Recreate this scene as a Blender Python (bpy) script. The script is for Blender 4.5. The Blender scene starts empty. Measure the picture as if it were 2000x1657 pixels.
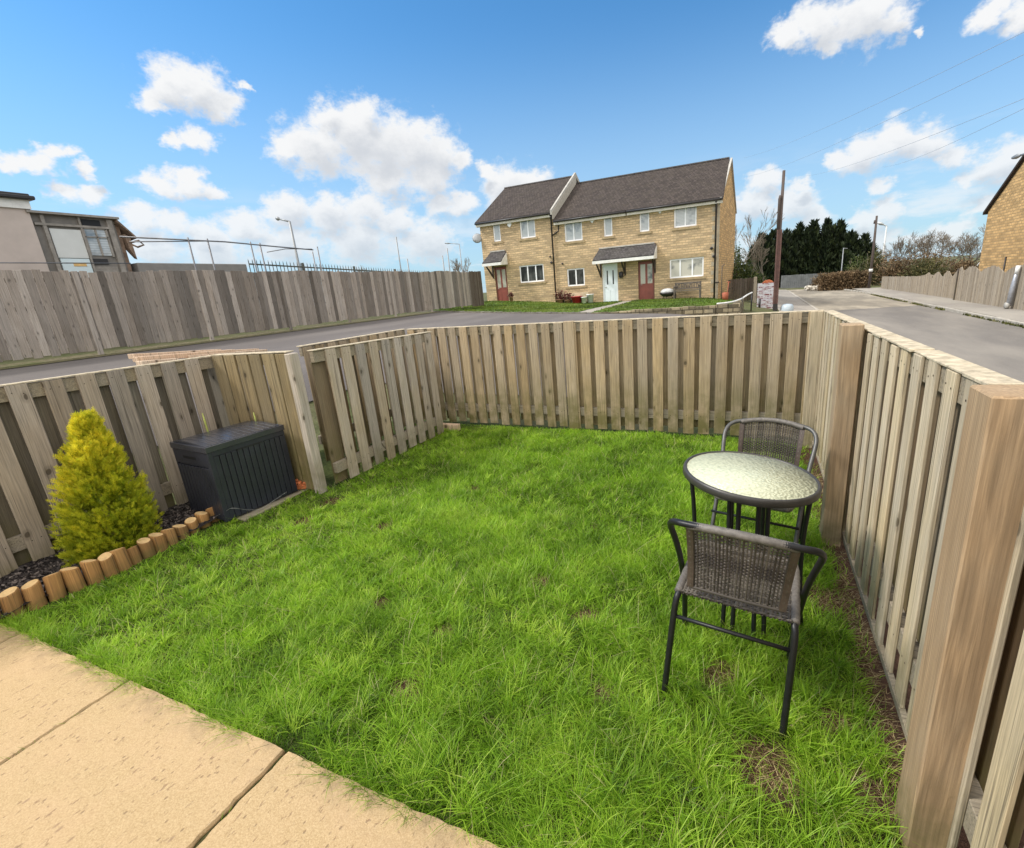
import bpy, bmesh, math, random
import numpy as np
from mathutils import Vector, Matrix, Euler
R = math.radians
rng = np.random.default_rng(7)
random.seed(7)
SC = bpy.context.scene
COL = SC.collection

# ------------------------------------------------------------------ helpers
def link(o, parent=None):
    COL.objects.link(o)
    if parent is not None:
        o.parent = parent
    return o

def tag(o, label=None, cat=None, group=None, kind=None):
    if label: o['label'] = label
    if cat: o['category'] = cat
    if group: o['group'] = group
    if kind: o['kind'] = kind
    return o

def empty(name, loc=(0, 0, 0), rz=0.0, label=None, cat=None, group=None):
    o = bpy.data.objects.new(name, None)
    o.location = loc
    o.rotation_euler = (0, 0, rz)
    o.empty_display_size = .1
    link(o)
    return tag(o, label, cat, group)

def copy_tree(o, parent=None):
    c = o.copy(); link(c)
    if parent is not None: c.parent = parent
    for ch in list(o.children):
        copy_tree(ch, c)
    return c

class MB:
    """collects boxes, tubes, lathes and free polygons into one mesh, with a per-vertex 'rnd' value"""
    def __init__(s):
        s.v = []; s.f = []; s.r = []; s.sm = []
    def add(s, vs, fs, rnd=None, smooth=False):
        if rnd is None: rnd = random.random()
        b = len(s.v)
        s.v += [tuple(p) for p in vs]
        s.r += [rnd] * len(vs)
        s.f += [tuple(b + i for i in f) for f in fs]
        s.sm += [smooth] * len(fs)
    def box(s, x0, x1, y0, y1, z0, z1, rnd=None, M=None):
        vs = [Vector((x, y, z)) for z in (z0, z1) for y in (y0, y1) for x in (x0, x1)]
        if M is not None: vs = [M @ p for p in vs]
        s.add(vs, [(0, 2, 3, 1), (4, 5, 7, 6), (0, 1, 5, 4), (2, 6, 7, 3), (0, 4, 6, 2), (1, 3, 7, 5)], rnd)
    def hexa(s, p, rnd=None):
        s.add(p, [(0, 2, 3, 1), (4, 5, 7, 6), (0, 1, 5, 4), (2, 6, 7, 3), (0, 4, 6, 2), (1, 3, 7, 5)], rnd)
    def quad(s, a, b, c, d, rnd=None):
        s.add([a, b, c, d], [(0, 1, 2, 3)], rnd)
    def tube(s, pts, rad, n=8, rnd=None, cap=True, smooth=True):
        pts = [Vector(p) for p in pts]
        m = len(pts)
        if not hasattr(rad, '__len__'): rad = [rad] * m
        vs = []; up = None
        for i, p in enumerate(pts):
            t = (pts[min(i + 1, m - 1)] - pts[max(i - 1, 0)])
            if t.length < 1e-9: t = Vector((0, 0, 1))
            t.normalize()
            if up is None:
                up = Vector((0, 0, 1)) if abs(t.z) < .9 else Vector((1, 0, 0))
            a = (up - t * up.dot(t))
            if a.length < 1e-6: a = t.orthogonal()
            a.normalize(); up = a
            b = t.cross(a)
            for k in range(n):
                an = 2 * math.pi * k / n
                vs.append(p + (a * math.cos(an) + b * math.sin(an)) * rad[i])
        fs = []
        for i in range(m - 1):
            for k in range(n):
                k2 = (k + 1) % n
                fs.append((i * n + k, i * n + k2, (i + 1) * n + k2, (i + 1) * n + k))
        if cap:
            fs.append(tuple(range(n - 1, -1, -1)))
            fs.append(tuple((m - 1) * n + k for k in range(n)))
        s.add(vs, fs, rnd, smooth)
    def lathe(s, prof, n=24, M=None, rnd=None, smooth=True):
        vs = []
        for (r, z) in prof:
            for k in range(n):
                an = 2 * math.pi * k / n
                p = Vector((r * math.cos(an), r * math.sin(an), z))
                vs.append(M @ p if M is not None else p)
        fs = []
        for i in range(len(prof) - 1):
            for k in range(n):
                k2 = (k + 1) % n
                fs.append((i * n + k, i * n + k2, (i + 1) * n + k2, (i + 1) * n + k))
        s.add(vs, fs, rnd, smooth)
    def prism(s, poly, ext, rnd=None):
        """poly: list of 3-D points, ext: extrusion vector"""
        n = len(poly); e = Vector(ext)
        a = [Vector(p) for p in poly]
        vs = a + [p + e for p in a]
        fs = [tuple(range(n - 1, -1, -1)), tuple(n + i for i in range(n))]
        for i in range(n):
            j = (i + 1) % n
            fs.append((i, j, n + j, n + i))
        s.add(vs, fs, rnd)
    def build(s, name, mat, parent=None, bevel=0.0, loc=None, fixn=True):
        me = bpy.data.meshes.new(name)
        me.from_pydata(s.v, [], s.f)
        at = me.attributes.new('rnd', 'FLOAT', 'POINT')
        at.data.foreach_set('value', np.array(s.r, np.float32))
        me.polygons.foreach_set('use_smooth', np.array(s.sm, bool))
        if fixn:
            bm = bmesh.new(); bm.from_mesh(me)
            bmesh.ops.recalc_face_normals(bm, faces=bm.faces)
            bm.to_mesh(me); bm.free()
        me.materials.append(mat)
        o = bpy.data.objects.new(name, me)
        if loc is not None: o.location = loc
        link(o, parent)
        if bevel > 0:
            md = o.modifiers.new('bev', 'BEVEL'); md.width = bevel; md.segments = 1
            md.limit_method = 'ANGLE'; md.angle_limit = R(40)
        return o

def np_mesh(name, verts, faces, mat, parent=None, attrs=None, smooth=False):
    """verts (n,3); faces: list of (m,k) index arrays"""
    me = bpy.data.meshes.new(name)
    verts = np.asarray(verts, np.float32)
    me.vertices.add(len(verts)); me.vertices.foreach_set('co', verts.ravel())
    loops = np.concatenate([f.ravel() for f in faces]).astype(np.int32)
    tot = np.concatenate([np.full(len(f), f.shape[1], np.int32) for f in faces])
    st = np.concatenate([[0], np.cumsum(tot)[:-1]]).astype(np.int32)
    me.loops.add(len(loops)); me.loops.foreach_set('vertex_index', loops)
    me.polygons.add(len(tot)); me.polygons.foreach_set('loop_start', st); me.polygons.foreach_set('loop_total', tot)
    if smooth: me.polygons.foreach_set('use_smooth', np.ones(len(tot), bool))
    me.update(calc_edges=True)
    for k, v in (attrs or {}).items():
        a = me.attributes.new(k, 'FLOAT', 'POINT'); a.data.foreach_set('value', np.asarray(v, np.float32))
    me.materials.append(mat)
    o = bpy.data.objects.new(name, me)
    return link(o, parent)

def ss(t):
    t = np.clip(t, 0, 1); return t * t * (3 - 2 * t)

# value-noise for terrain / grass clumps
_P = rng.random((64, 64))
def vnoise(x, y):
    x = np.asarray(x, float); y = np.asarray(y, float)
    xi = np.floor(x).astype(int); yi = np.floor(y).astype(int)
    fx = x - xi; fy = y - yi
    fx = fx * fx * (3 - 2 * fx); fy = fy * fy * (3 - 2 * fy)
    g = lambda i, j: _P[i % 64, j % 64]
    return (g(xi, yi) * (1 - fx) + g(xi + 1, yi) * fx) * (1 - fy) + (g(xi, yi + 1) * (1 - fx) + g(xi + 1, yi + 1) * fx) * fy
def fbm(x, y, o=3):
    s = 0; a = .5
    for i in range(o):
        s = s + a * vnoise(x * 2 ** i + 17 * i, y * 2 ** i + 5 * i); a *= .5
    return s / (1 - .5 ** o)

# ------------------------------------------------------------------ terrain
def street(x, y):
    xx = np.clip(x, -15.0, 14.0)
    a = .347 - .0452 * xx
    b = -.35 - .02 * (xx - 3)
    t = ss((xx + 3) / 6)
    z = a * (1 - t) + b * t
    y = np.asarray(y, float)
    z = z - .18 * np.exp(-((np.asarray(x, float) + 9) / 3.5) ** 2) * ss((y - 17) / 8)     # the house lawn dips to the doors
    far = ss((y - 62) / 60)
    return z * (1 - far) - 1.2 * far

def lawn_z(x, y):
    return -.03 - .05 * ss((np.asarray(x, float) + .35) / .95) + .018 * (fbm(np.asarray(x) * 2.1 + 9, np.asarray(y) * 2.1) - .5)

def ground_z(x, y):
    """the one ground sheet: a sunk yard, blended into the sloping street"""
    x = np.asarray(x, float); y = np.asarray(y, float)
    dx = np.maximum(np.maximum(-4.95 - x, x - .85), 0); dy = np.maximum(np.maximum(-6.0 - y, y - 5.5), 0)
    d = np.hypot(dx, dy)
    t = ss(d / 2.4)
    return (street(x, y) - .012) * t + (lawn_z(x, y) - .02) * (1 - t)

# ------------------------------------------------------------------ materials
def newmat(name):
    m = bpy.data.materials.new(name); m.use_nodes = True
    nt = m.node_tree; nt.nodes.clear()
    out = nt.nodes.new('ShaderNodeOutputMaterial')
    return m, nt, out

class NB:
    def __init__(s, nt): s.nt = nt
    def n(s, typ, ins=None, **props):
        nd = s.nt.nodes.new(typ)
        for k, v in props.items(): setattr(nd, k, v)
        for k, v in (ins or {}).items():
            sk = nd.inputs[k]
            if hasattr(v, 'is_linked') or hasattr(v, 'links'):
                s.nt.links.new(v, sk)
            else:
                sk.default_value = v
        return nd
    def math(s, op, a, b=0.0, c=None, clamp=False):
        i = {0: a, 1: b}
        if c is not None: i[2] = c
        return s.n('ShaderNodeMath', i, operation=op, use_clamp=clamp).outputs[0]
    def vec(s, op, a, b=None, out=0):
        i = {0: a}
        if b is not None: i[1] = b
        return s.n('ShaderNodeVectorMath', i, operation=op).outputs[out]
    def mix(s, f, a, b, blend='MIX'):
        nd = s.n('ShaderNodeMix', {}, data_type='RGBA', blend_type=blend)
        for idx, v in ((0, f), (6, a), (7, b)):
            if hasattr(v, 'links'): s.nt.links.new(v, nd.inputs[idx])
            else: nd.inputs[idx].default_value = (*v, 1) if hasattr(v, '__len__') and len(v) == 3 else v
        return nd.outputs[2]
    def ramp(s, f, stops, interp='LINEAR'):
        nd = s.n('ShaderNodeValToRGB', {0: f})
        cr = nd.color_ramp; cr.interpolation = interp
        while len(cr.elements) < len(stops): cr.elements.new(.5)
        for e, (p, c) in zip(cr.elements, stops):
            e.position = p; e.color = (*c, 1) if len(c) == 3 else c
        return nd.outputs[0]
    def noise(s, vec, scale, detail=3, rough=.55, dist=0.0, out='Fac'):
        return s.n('ShaderNodeTexNoise', {'Vector': vec, 'Scale': scale, 'Detail': detail, 'Roughness': rough, 'Distortion': dist}).outputs[out]
    def obj(s): return s.n('ShaderNodeTexCoord').outputs['Object']
    def attr(s, name): return s.n('ShaderNodeAttribute', attribute_name=name).outputs['Fac']
    def maprange(s, v, a, b, c=0.0, d=1.0, smooth=False):
        return s.n('ShaderNodeMapRange', {0: v, 1: a, 2: b, 3: c, 4: d}, interpolation_type='SMOOTHSTEP' if smooth else 'LINEAR').outputs[0]
    def bump(s, h, st=.3, dist=.01):
        return s.n('ShaderNodeBump', {'Height': h, 'Strength': st, 'Distance': dist}).outputs[0]
    def bsdf(s, out, color, rough=.7, metal=0.0, normal=None, spec=.5):
        b = s.n('ShaderNodeBsdfPrincipled', {'Base Color': color if hasattr(color, 'links') else (*color, 1), 'Roughness': rough, 'Metallic': metal, 'Specular IOR Level': spec})
        if normal is not None: s.nt.links.new(normal, b.inputs['Normal'])
        s.nt.links.new(b.outputs[0], out.inputs[0])
        return b

def plain(name, c, rough=.6, metal=0.0, var=.25, scale=8.0, bump=.15, spec=.5, c2=None):
    m, nt, out = newmat(name); b = NB(nt)
    co = b.obj()
    n1 = b.noise(co, scale, 5, .65)
    dark = tuple(x * (1 - var) for x in c); lite = tuple(min(1, x * (1 + var)) for x in c)
    if c2: dark = c2
    col = b.ramp(n1, [(.3, dark), (.7, lite)])
    b.bsdf(out, col, rough, metal, b.bump(b.noise(co, scale * 9, 3), bump, .004), spec)
    return m

def wood(name, fresh, grey, grey_amt=.5, green=.3, green_h=.35, vert=True, tone=.5, knots=1.0, stain=(.05, .04, .03), gap_scale=1.0, crack=.6, ring=.42):
    """weathered sawn boards; long axis along object Z (vert) or X"""
    m, nt, out = newmat(name); b = NB(nt)
    co = b.obj(); rnd = b.attr('rnd')
    off = b.n('ShaderNodeCombineXYZ', {0: b.math('MULTIPLY', rnd, 37.0), 1: b.math('MULTIPLY', rnd, 91.0), 2: b.math('MULTIPLY', rnd, 53.0)}).outputs[0]
    cv = b.vec('ADD', co, off)
    fine = (105, 105, 2.4) if vert else (2.4, 105, 105)
    mid = (9, 9, 1.1) if vert else (1.1, 9, 9)
    kn = (8.5, 8.5, 2.6) if vert else (2.6, 8.5, 8.5)
    warp = b.noise(b.vec('MULTIPLY', cv, mid), 1.0, 3, .5)
    cw = b.vec('ADD', cv, b.n('ShaderNodeCombineXYZ', {0: b.math('MULTIPLY', warp, .05), 1: b.math('MULTIPLY', warp, .05), 2: b.math('MULTIPLY', warp, .05)}).outputs[0])
    grain = b.noise(b.vec('MULTIPLY', cw, fine), 1.0, 6, .7)
    rings = b.n('ShaderNodeTexWave', {'Vector': b.vec('MULTIPLY', cw, (38, 38, 1.2) if vert else (1.2, 38, 38)), 'Scale': 1.0, 'Distortion': 3.5, 'Detail': 2.0, 'Detail Scale': 1.3}, wave_type='RINGS').outputs['Fac']
    patch = b.noise(b.vec('MULTIPLY', cv, (5, 5, 2.2) if vert else (2.2, 5, 5)), 1.0, 4, .6)
    f1 = tuple(x * .62 for x in fresh); f2 = tuple(min(1, x * 1.24) for x in fresh)
    g1 = tuple(x * .60 for x in grey); g2 = tuple(min(1, x * 1.25) for x in grey)
    fc = b.mix(b.maprange(grain, .3, .7), f1, f2)
    fc = b.mix(b.math('MULTIPLY', rings, ring), fc, tuple(x * .55 for x in fresh))
    gc = b.mix(b.maprange(grain, .3, .7), g1, g2)
    ga = b.math('ADD', b.math('MULTIPLY_ADD', b.math('SUBTRACT', rnd, .5), .75, grey_amt), b.math('MULTIPLY', b.math('SUBTRACT', patch, .5), 1.3), clamp=True)
    col = b.mix(ga, fc, gc)
    # per-board tone
    col = b.mix(1.0, col, b.ramp(b.math('FRACT', b.math('MULTIPLY', rnd, 7.31)), [(0, (1 - .38 * tone,) * 3), (1, (1 + .22 * tone,) * 3)]), 'MULTIPLY')
    # knots
    sk = b.n('ShaderNodeSeparateXYZ', {0: cw})
    la, sh = (2, (0, 1)) if vert else (0, (1, 2))
    kv = b.n('ShaderNodeCombineXYZ', {0: b.math('MULTIPLY', b.math('ADD', sk.outputs[sh[0]], sk.outputs[sh[1]]), 5.0), 1: b.math('MULTIPLY', sk.outputs[la], 2.3), 2: 0.0}).outputs[0]
    vor = b.n('ShaderNodeTexVoronoi', {'Vector': kv, 'Scale': 1.0 * gap_scale}, feature='F1', voronoi_dimensions='2D')
    kd = b.maprange(vor.outputs['Distance'], .035, .07, 1, 0, True)
    kr = b.maprange(vor.outputs['Distance'], .07, .13, .35, 0, True)
    kc = b.math('MULTIPLY', b.math('MAXIMUM', kd, kr), knots)
    sel = b.math('GREATER_THAN', b.n('ShaderNodeSeparateColor', {0: vor.outputs['Color']}).outputs[0], .42)
    col = b.mix(b.math('MULTIPLY', b.math('MULTIPLY', kc, sel), .85), col, tuple(x * .16 for x in fresh))
    # cracks & dark rain streaks
    cr = b.noise(b.vec('MULTIPLY', cv, (120, 120, 1.4) if vert else (1.4, 120, 120)), 1.0, 2, .5)
    col = b.mix(b.maprange(cr, .60, .68, 0, crack), col, stain)
    # algae creeping up from the soil
    if green > 0:
        z = b.n('ShaderNodeSeparateXYZ', {0: b.n('ShaderNodeNewGeometry').outputs['Position']}).outputs[2]
        al = b.math('MULTIPLY', b.maprange(z, 0.0, green_h * 2, 1, 0, True), green)
        al = b.math('MULTIPLY', al, b.maprange(b.noise(cv, 5.5, 4, .6), .3, .62))
        col = b.mix(al, col, (.125, .112, .036))
    col = b.mix(b.math('GREATER_THAN', rnd, 1.5), col, (.035, .022, .015))      # rusty nail heads
    h = b.math('ADD', b.math('MULTIPLY', grain, .6), b.math('MULTIPLY', kc, -.5))
    b.bsdf(out, col, b.maprange(grain, .2, .8, .72, .95), 0, b.bump(h, .55, .004), .25)
    return m

def stonewall(name, c, mortar, bw=.34, bh=.11, var=.35, bump=.8, tint=None):
    m, nt, out = newmat(name); b = NB(nt)
    co = b.obj()
    sp = b.n('ShaderNodeSeparateXYZ', {0: co})
    u = b.math('ADD', sp.outputs[0], sp.outputs[1])
    cv = b.n('ShaderNodeCombineXYZ', {0: u, 1: sp.outputs[2], 2: 0.0}).outputs[0]
    wv = b.vec('ADD', cv, b.vec('MULTIPLY', b.vec('SUBTRACT', b.noise(cv, 6, 2, .5, 0, 'Color'), (.5, .5, .5)), (.018, .012, 0)))
    br = b.n('ShaderNodeTexBrick', {'Vector': wv, 'Color1': (*[x * (1 - var) for x in c], 1), 'Color2': (*[min(1, x * (1 + var)) for x in c], 1), 'Mortar': (*mortar, 1), 'Scale': 1.0, 'Mortar Size': .016, 'Mortar Smooth': .25, 'Brick Width': bw, 'Row Height': bh}, offset=.5)
    br2 = b.n('ShaderNodeTexBrick', {'Vector': b.vec('ADD', wv, (.17, 0, 0)), 'Color1': (.82, .82, .82, 1), 'Color2': (1.15, 1.1, 1.02, 1), 'Mortar': (1, 1, 1, 1), 'Scale': 1.0, 'Mortar Size': .012, 'Brick Width': bw, 'Row Height': bh}, offset=.5)
    col = b.mix(.8, br.outputs['Color'], br2.outputs['Color'], 'MULTIPLY')
    spk = b.noise(co, 30, 4, .7)
    col = b.mix(b.maprange(spk, .45, .75, 0, .35), col, tuple(x * .5 for x in c))
    big = b.noise(co, .55, 4, .6)
    col = b.mix(b.maprange(big, .45, .8, 0, .18), col, tint or tuple(x * .72 for x in c))
    h = b.math('ADD', b.math('MULTIPLY', br.outputs['Fac'], -1.0), b.math('MULTIPLY', spk, .7))
    b.bsdf(out, col, .9, 0, b.bump(h, bump, .02), .2)
    return m

def rooftile(name, c):
    m, nt, out = newmat(name); b = NB(nt)
    co = b.obj(); sp = b.n('ShaderNodeSeparateXYZ', {0: co})
    cv = b.n('ShaderNodeCombineXYZ', {0: sp.outputs[0], 1: b.math('MULTIPLY', sp.outputs[2], 2.0), 2: 0.0}).outputs[0]
    br = b.n('ShaderNodeTexBrick', {'Vector': cv, 'Color1': (*[x * .7 for x in c], 1), 'Color2': (*[x * 1.3 for x in c], 1), 'Mortar': (*[x * .5 for x in c], 1), 'Scale': 1.0, 'Mortar Size': .012, 'Mortar Smooth': .3, 'Brick Width': .17, 'Row Height': .2}, offset=.5)
    n = b.noise(co, 2.2, 4, .6)
    col = b.mix(b.maprange(n, .4, .7, 0, .4), br.outputs['Color'], (c[0] * 1.25, c[1] * 1.3, c[2] * 1.1))
    saw = b.math('FRACT', b.math('MULTIPLY', sp.outputs[2], 2.0 / .2))
    b.bsdf(out, col, .85, 0, b.bump(b.math('ADD', saw, b.math('MULTIPLY', br.outputs['Fac'], -.6)), .8, .03), .25)
    return m

def asphalt(name, c, lite, sc=1.0, streak=.25):
    m, nt, out = newmat(name); b = NB(nt)
    co = b.obj()
    agg = b.noise(co, 70 * sc, 4, .8)
    pat = b.noise(b.vec('MULTIPLY', co, (1.0, .25, 1)), .9, 5, .6)
    pat2 = b.noise(co, .18, 3, .5)
    col = b.mix(b.maprange(agg, .3, .75), tuple(x * .6 for x in c), tuple(x * 1.35 for x in c))
    col = b.mix(b.maprange(pat, .42, .72, 0, streak * 2.2), col, lite)
    col = b.mix(b.maprange(pat2, .45, .65, 0, .3), col, tuple(x * .7 for x in c))
    b.bsdf(out, col, .9, 0, b.bump(agg, .5, .006), .3)
    return m

def earth(name, c1, c2, c3, sc=14):
    m, nt, out = newmat(name); b = NB(nt)
    co = b.obj()
    n1 = b.noise(co, sc, 6, .75); n2 = b.noise(co, sc * .2, 4, .6); n3 = b.noise(co, sc * 5, 3, .7)
    col = b.ramp(n1, [(.3, c1), (.6, c2)])
    col = b.mix(b.maprange(n2, .45, .7), col, c3)
    col = b.mix(b.maprange(n3, .6, .7, 0, .5), col, tuple(min(1, x * 1.8) for x in c2))
    b.bsdf(out, col, .95, 0, b.bump(b.math('ADD', n1, n3), .9, .02), .15)
    return m

def leafmat(name, stops, trans=.35, rough=.5, attr='rnd', nsc=2.0):
    m, nt, out = newmat(name); b = NB(nt)
    a = b.attr(attr)
    col = b.ramp(a, stops)
    n = b.noise(b.n('ShaderNodeNewGeometry').outputs['Position'], nsc, 3, .6)
    col = b.mix(1.0, col, b.ramp(n, [(.3, (.72, .76, .72)), (.7, (1.2, 1.16, 1.1))]), 'MULTIPLY')
    p = b.n('ShaderNodeBsdfPrincipled', {'Base Color': col, 'Roughness': rough, 'Specular IOR Level': .3})
    t = b.n('ShaderNodeBsdfTranslucent', {'Color': col})
    mx = b.n('ShaderNodeMixShader', {0: trans, 1: p.outputs[0], 2: t.outputs[0]})
    nt.links.new(mx.outputs[0], out.inputs[0])
    return m

def glass(name, c, curtain, stripes=0.0, horiz=True, cover=.5):
    """a house pane: reflective glass with a blind or dark room right behind it"""
    m, nt, out = newmat(name); b = NB(nt)
    co = b.obj(); sp = b.n('ShaderNodeSeparateXYZ', {0: co})
    n = b.noise(co, 1.6, 3, .6)
    col = b.mix(b.maprange(n, .5 - .2 * cover, .75 - .3 * cover), c, curtain)
    if stripes:
        w = b.math('FRACT', b.math('MULTIPLY', sp.outputs[2 if horiz else 0], stripes))
        col = b.mix(b.math('MULTIPLY', b.math('GREATER_THAN', w, .6), .45), col, tuple(x * .45 for x in curtain))
    b.bsdf(out, col, .06, 0, None, .8)
    return m

M = {}
M['wood_left'] = wood('wood_left', (.41, .315, .21), (.38, .325, .265), .66, .5, .12, tone=.7)
M['wood_panel'] = wood('wood_panel', (.44, .34, .215), (.43, .375, .315), .68, .7, .2, tone=.6)
M['wood_back'] = wood('wood_back', (.44, .32, .18), (.42, .345, .255), .45, .95, .42, tone=.55)
M['wood_right'] = wood('wood_right', (.60, .475, .295), (.52, .45, .35), .35, .75, .16, tone=.5)
M['wood_post'] = wood('wood_post', (.42, .285, .165), (.42, .34, .24), .0, .6, .16, tone=.1, knots=.7, gap_scale=.75, crack=.12, ring=.62)
M['wood_return'] = wood('wood_return', (.27, .20, .10), (.27, .225, .145), .5, .9, .35, tone=.5)
M['wood_far'] = wood('wood_far', (.27, .22, .175), (.355, .31, .27), .72, .15, .55, tone=1.5, knots=.7)
M['wood_wavy'] = wood('wood_wavy', (.37, .30, .215), (.37, .315, .245), .6, .3, .0, tone=.5)
M['back_brown'] = wood('back_brown', (.19, .125, .065), (.17, .135, .09), .35, .9, .35, tone=.8)  # brown backing boards, darkened so the gaps between slats look shaded
M['back_grey'] = wood('back_grey', (.20, .165, .11), (.19, .17, .14), .6, .8, .25, tone=.8)  # grey backing boards, shade of the gaps also put into the colour
M['cut_wood'] = plain('cut_wood', (.47, .40, .29), .9, 0, .4, 22, .5, .15)
M['rail_h'] = wood('rail_h', (.36, .29, .185), (.34, .30, .25), .5, .3, .2, vert=False, tone=.5)
M['pale_timber'] = wood('pale_timber', (.62, .43, .29), (.64, .50, .37), .5, 0, .1, vert=True, tone=.5)
M['log'] = wood('log', (.43, .225, .08), (.30, .175, .075), .3, .6, .03, tone=.7, knots=.5)
M['log_end'] = plain('log_end', (.62, .42, .2), .85, 0, .25, 25, .3, .2)

# ------------------------------------------------------------------ camera
F_, PIT, ROL, CX, CY, HC, YAW = 930., .2824, -.0783, 1060., 832., 1.65, math.atan2(.4147, .91)
cam = bpy.data.cameras.new('camera'); co_ = bpy.data.objects.new('camera', cam); link(co_)
cam.sensor_fit = 'HORIZONTAL'; cam.sensor_width = 36; cam.lens = F_ / 2000 * 36
cam.shift_x = -(CX - 1000) / 2000; cam.shift_y = (CY - 828.5) / 2000
cam.clip_start = .03; cam.clip_end = 3000
co_.matrix_world = Matrix.Translation((0, 0, HC)) @ Matrix.Rotation(YAW, 4, 'Z') @ Matrix.Rotation(math.pi / 2 - PIT, 4, 'X') @ Matrix.Rotation(ROL, 4, 'Z')
SC.camera = co_
# ------------------------------------------------------------------ sky, clouds, sun
SUN_EL, SUN_AZ = R(47), R(247)       # azimuth measured clockwise from +Y (the house side)
W = bpy.data.worlds.new('World'); SC.world = W; W.use_nodes = True
nt = W.node_tree; nt.nodes.clear(); b = NB(nt)
wout = nt.nodes.new('ShaderNodeOutputWorld')
sky = b.n('ShaderNodeTexSky', {}, sky_type='NISHITA', sun_disc=False, sun_elevation=SUN_EL, sun_rotation=SUN_AZ, altitude=60, air_density=1.0, dust_density=.6, ozone_density=2.2)
# (azimuth, elevation, radius) of the cumulus heads; radius is measured along azimuth
CLOUDS = [
    (-0.974,0.326,0.040), (-0.945,0.325,0.043), (-0.919,0.308,0.029), (-1.003,0.302,0.022), (-0.884,0.331,0.012), (-0.989,0.257,0.017),
    (-0.962,0.259,0.022), (-1.183,0.211,0.020), (-1.158,0.213,0.020), (-1.132,0.228,0.016), (-1.108,0.211,0.014), (-1.137,0.177,0.017),
    (-1.112,0.179,0.021), (-1.021,0.194,0.026), (-0.990,0.198,0.032), (-0.965,0.189,0.021), (-0.787,0.255,0.059), (-0.724,0.278,0.063),
    (-0.681,0.255,0.077), (-0.622,0.255,0.066), (-0.582,0.244,0.047), (-0.761,0.302,0.028), (-0.700,0.306,0.031), (-0.676,0.206,0.046),
    (-0.602,0.206,0.047), (-0.836,0.253,0.027), (-0.541,0.235,0.025), (-0.589,0.165,0.027), (-0.550,0.163,0.029), (-1.064,0.148,0.028),
    (-1.024,0.141,0.028), (-0.983,0.126,0.029), (-0.855,0.161,0.041), (-0.791,0.154,0.048), (-0.720,0.157,0.043), (-0.677,0.140,0.037),
    (-0.923,0.134,0.035), (-1.055,0.108,0.039), (-0.975,0.099,0.052), (-0.867,0.104,0.058), (-0.746,0.108,0.064), (-0.626,0.102,0.058),
    (-0.460,0.186,0.051), (-0.411,0.187,0.039), (-0.496,0.210,0.021), (0.072,0.347,0.043), (0.126,0.340,0.048), (0.165,0.326,0.031),
    (0.029,0.345,0.028), (0.091,0.319,0.018), (0.201,0.304,0.008), (0.280,0.306,0.023), (0.317,0.286,0.029), (0.150,0.164,0.038),
    (0.189,0.174,0.038), (0.227,0.163,0.031), (0.116,0.162,0.021), (0.260,0.139,0.023), (0.303,0.111,0.033), (0.332,0.124,0.034),
    (0.282,0.101,0.019), (0.006,0.150,0.027), (-0.009,0.116,0.036), (0.049,0.104,0.039), (0.085,0.083,0.023), (0.059,0.133,0.019),
    (0.172,0.115,0.018), (0.189,0.075,0.029), (0.159,0.070,0.024), (0.298,0.067,0.017), (0.080,0.043,0.046), (0.170,0.033,0.041),
    (0.267,0.033,0.030),
]
ASP = 1.45
grp = bpy.data.node_groups.new('cloud_density', 'ShaderNodeTree')
grp.interface.new_socket('Vector', in_out='INPUT', socket_type='NodeSocketVector')
grp.interface.new_socket('Density', in_out='OUTPUT', socket_type='NodeSocketFloat')
gi = grp.nodes.new('NodeGroupInput'); go = grp.nodes.new('NodeGroupOutput')
g = NB(grp)
acc = None
for az, el, r in CLOUDS:
    d = g.vec('DISTANCE', gi.outputs[0], (az, el * ASP, 0), out=1)
    k = g.math('MULTIPLY_ADD', d, -1 / (r * 1.38), 1.0)
    acc = k if acc is None else g.math('SMOOTH_MAX', acc, k, .3)
grp.links.new(acc, go.inputs[0])
dirn = b.vec('NORMALIZE', b.n('ShaderNodeTexCoord').outputs['Generated'])
sp = b.n('ShaderNodeSeparateXYZ', {0: dirn})
az = b.math('ARCTAN2', sp.outputs[0], sp.outputs[1])
el = b.math('ARCSINE', sp.outputs[2])
V = b.n('ShaderNodeCombineXYZ', {0: az, 1: b.math('MULTIPLY', el, ASP), 2: 0.0}).outputs[0]
nc = b.n('ShaderNodeTexNoise', {'Vector': V, 'Scale': 22.0, 'Detail': 4.0, 'Roughness': .62}, noise_dimensions='2D').outputs['Color']
Vw = b.vec('ADD', V, b.vec('MULTIPLY', b.vec('SUBTRACT', nc, (.5, .5, .5)), (.05, .05, 0)))
nf = b.n('ShaderNodeTexNoise', {'Vector': V, 'Scale': 30.0, 'Detail': 5.0, 'Roughness': .65}, noise_dimensions='2D').outputs['Fac']
def dens(v):
    gn = b.n('ShaderNodeGroup'); gn.node_tree = grp
    nt.links.new(v, gn.inputs[0]); return gn.outputs[0]
d0 = b.math('ADD', dens(Vw), b.math('MULTIPLY', b.math('SUBTRACT', nf, .5), 1.05))
d1 = b.math('ADD', dens(b.vec('ADD', Vw, (-.008, .036, 0))), b.math('MULTIPLY', b.math('SUBTRACT', nf, .5), .55))
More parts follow.
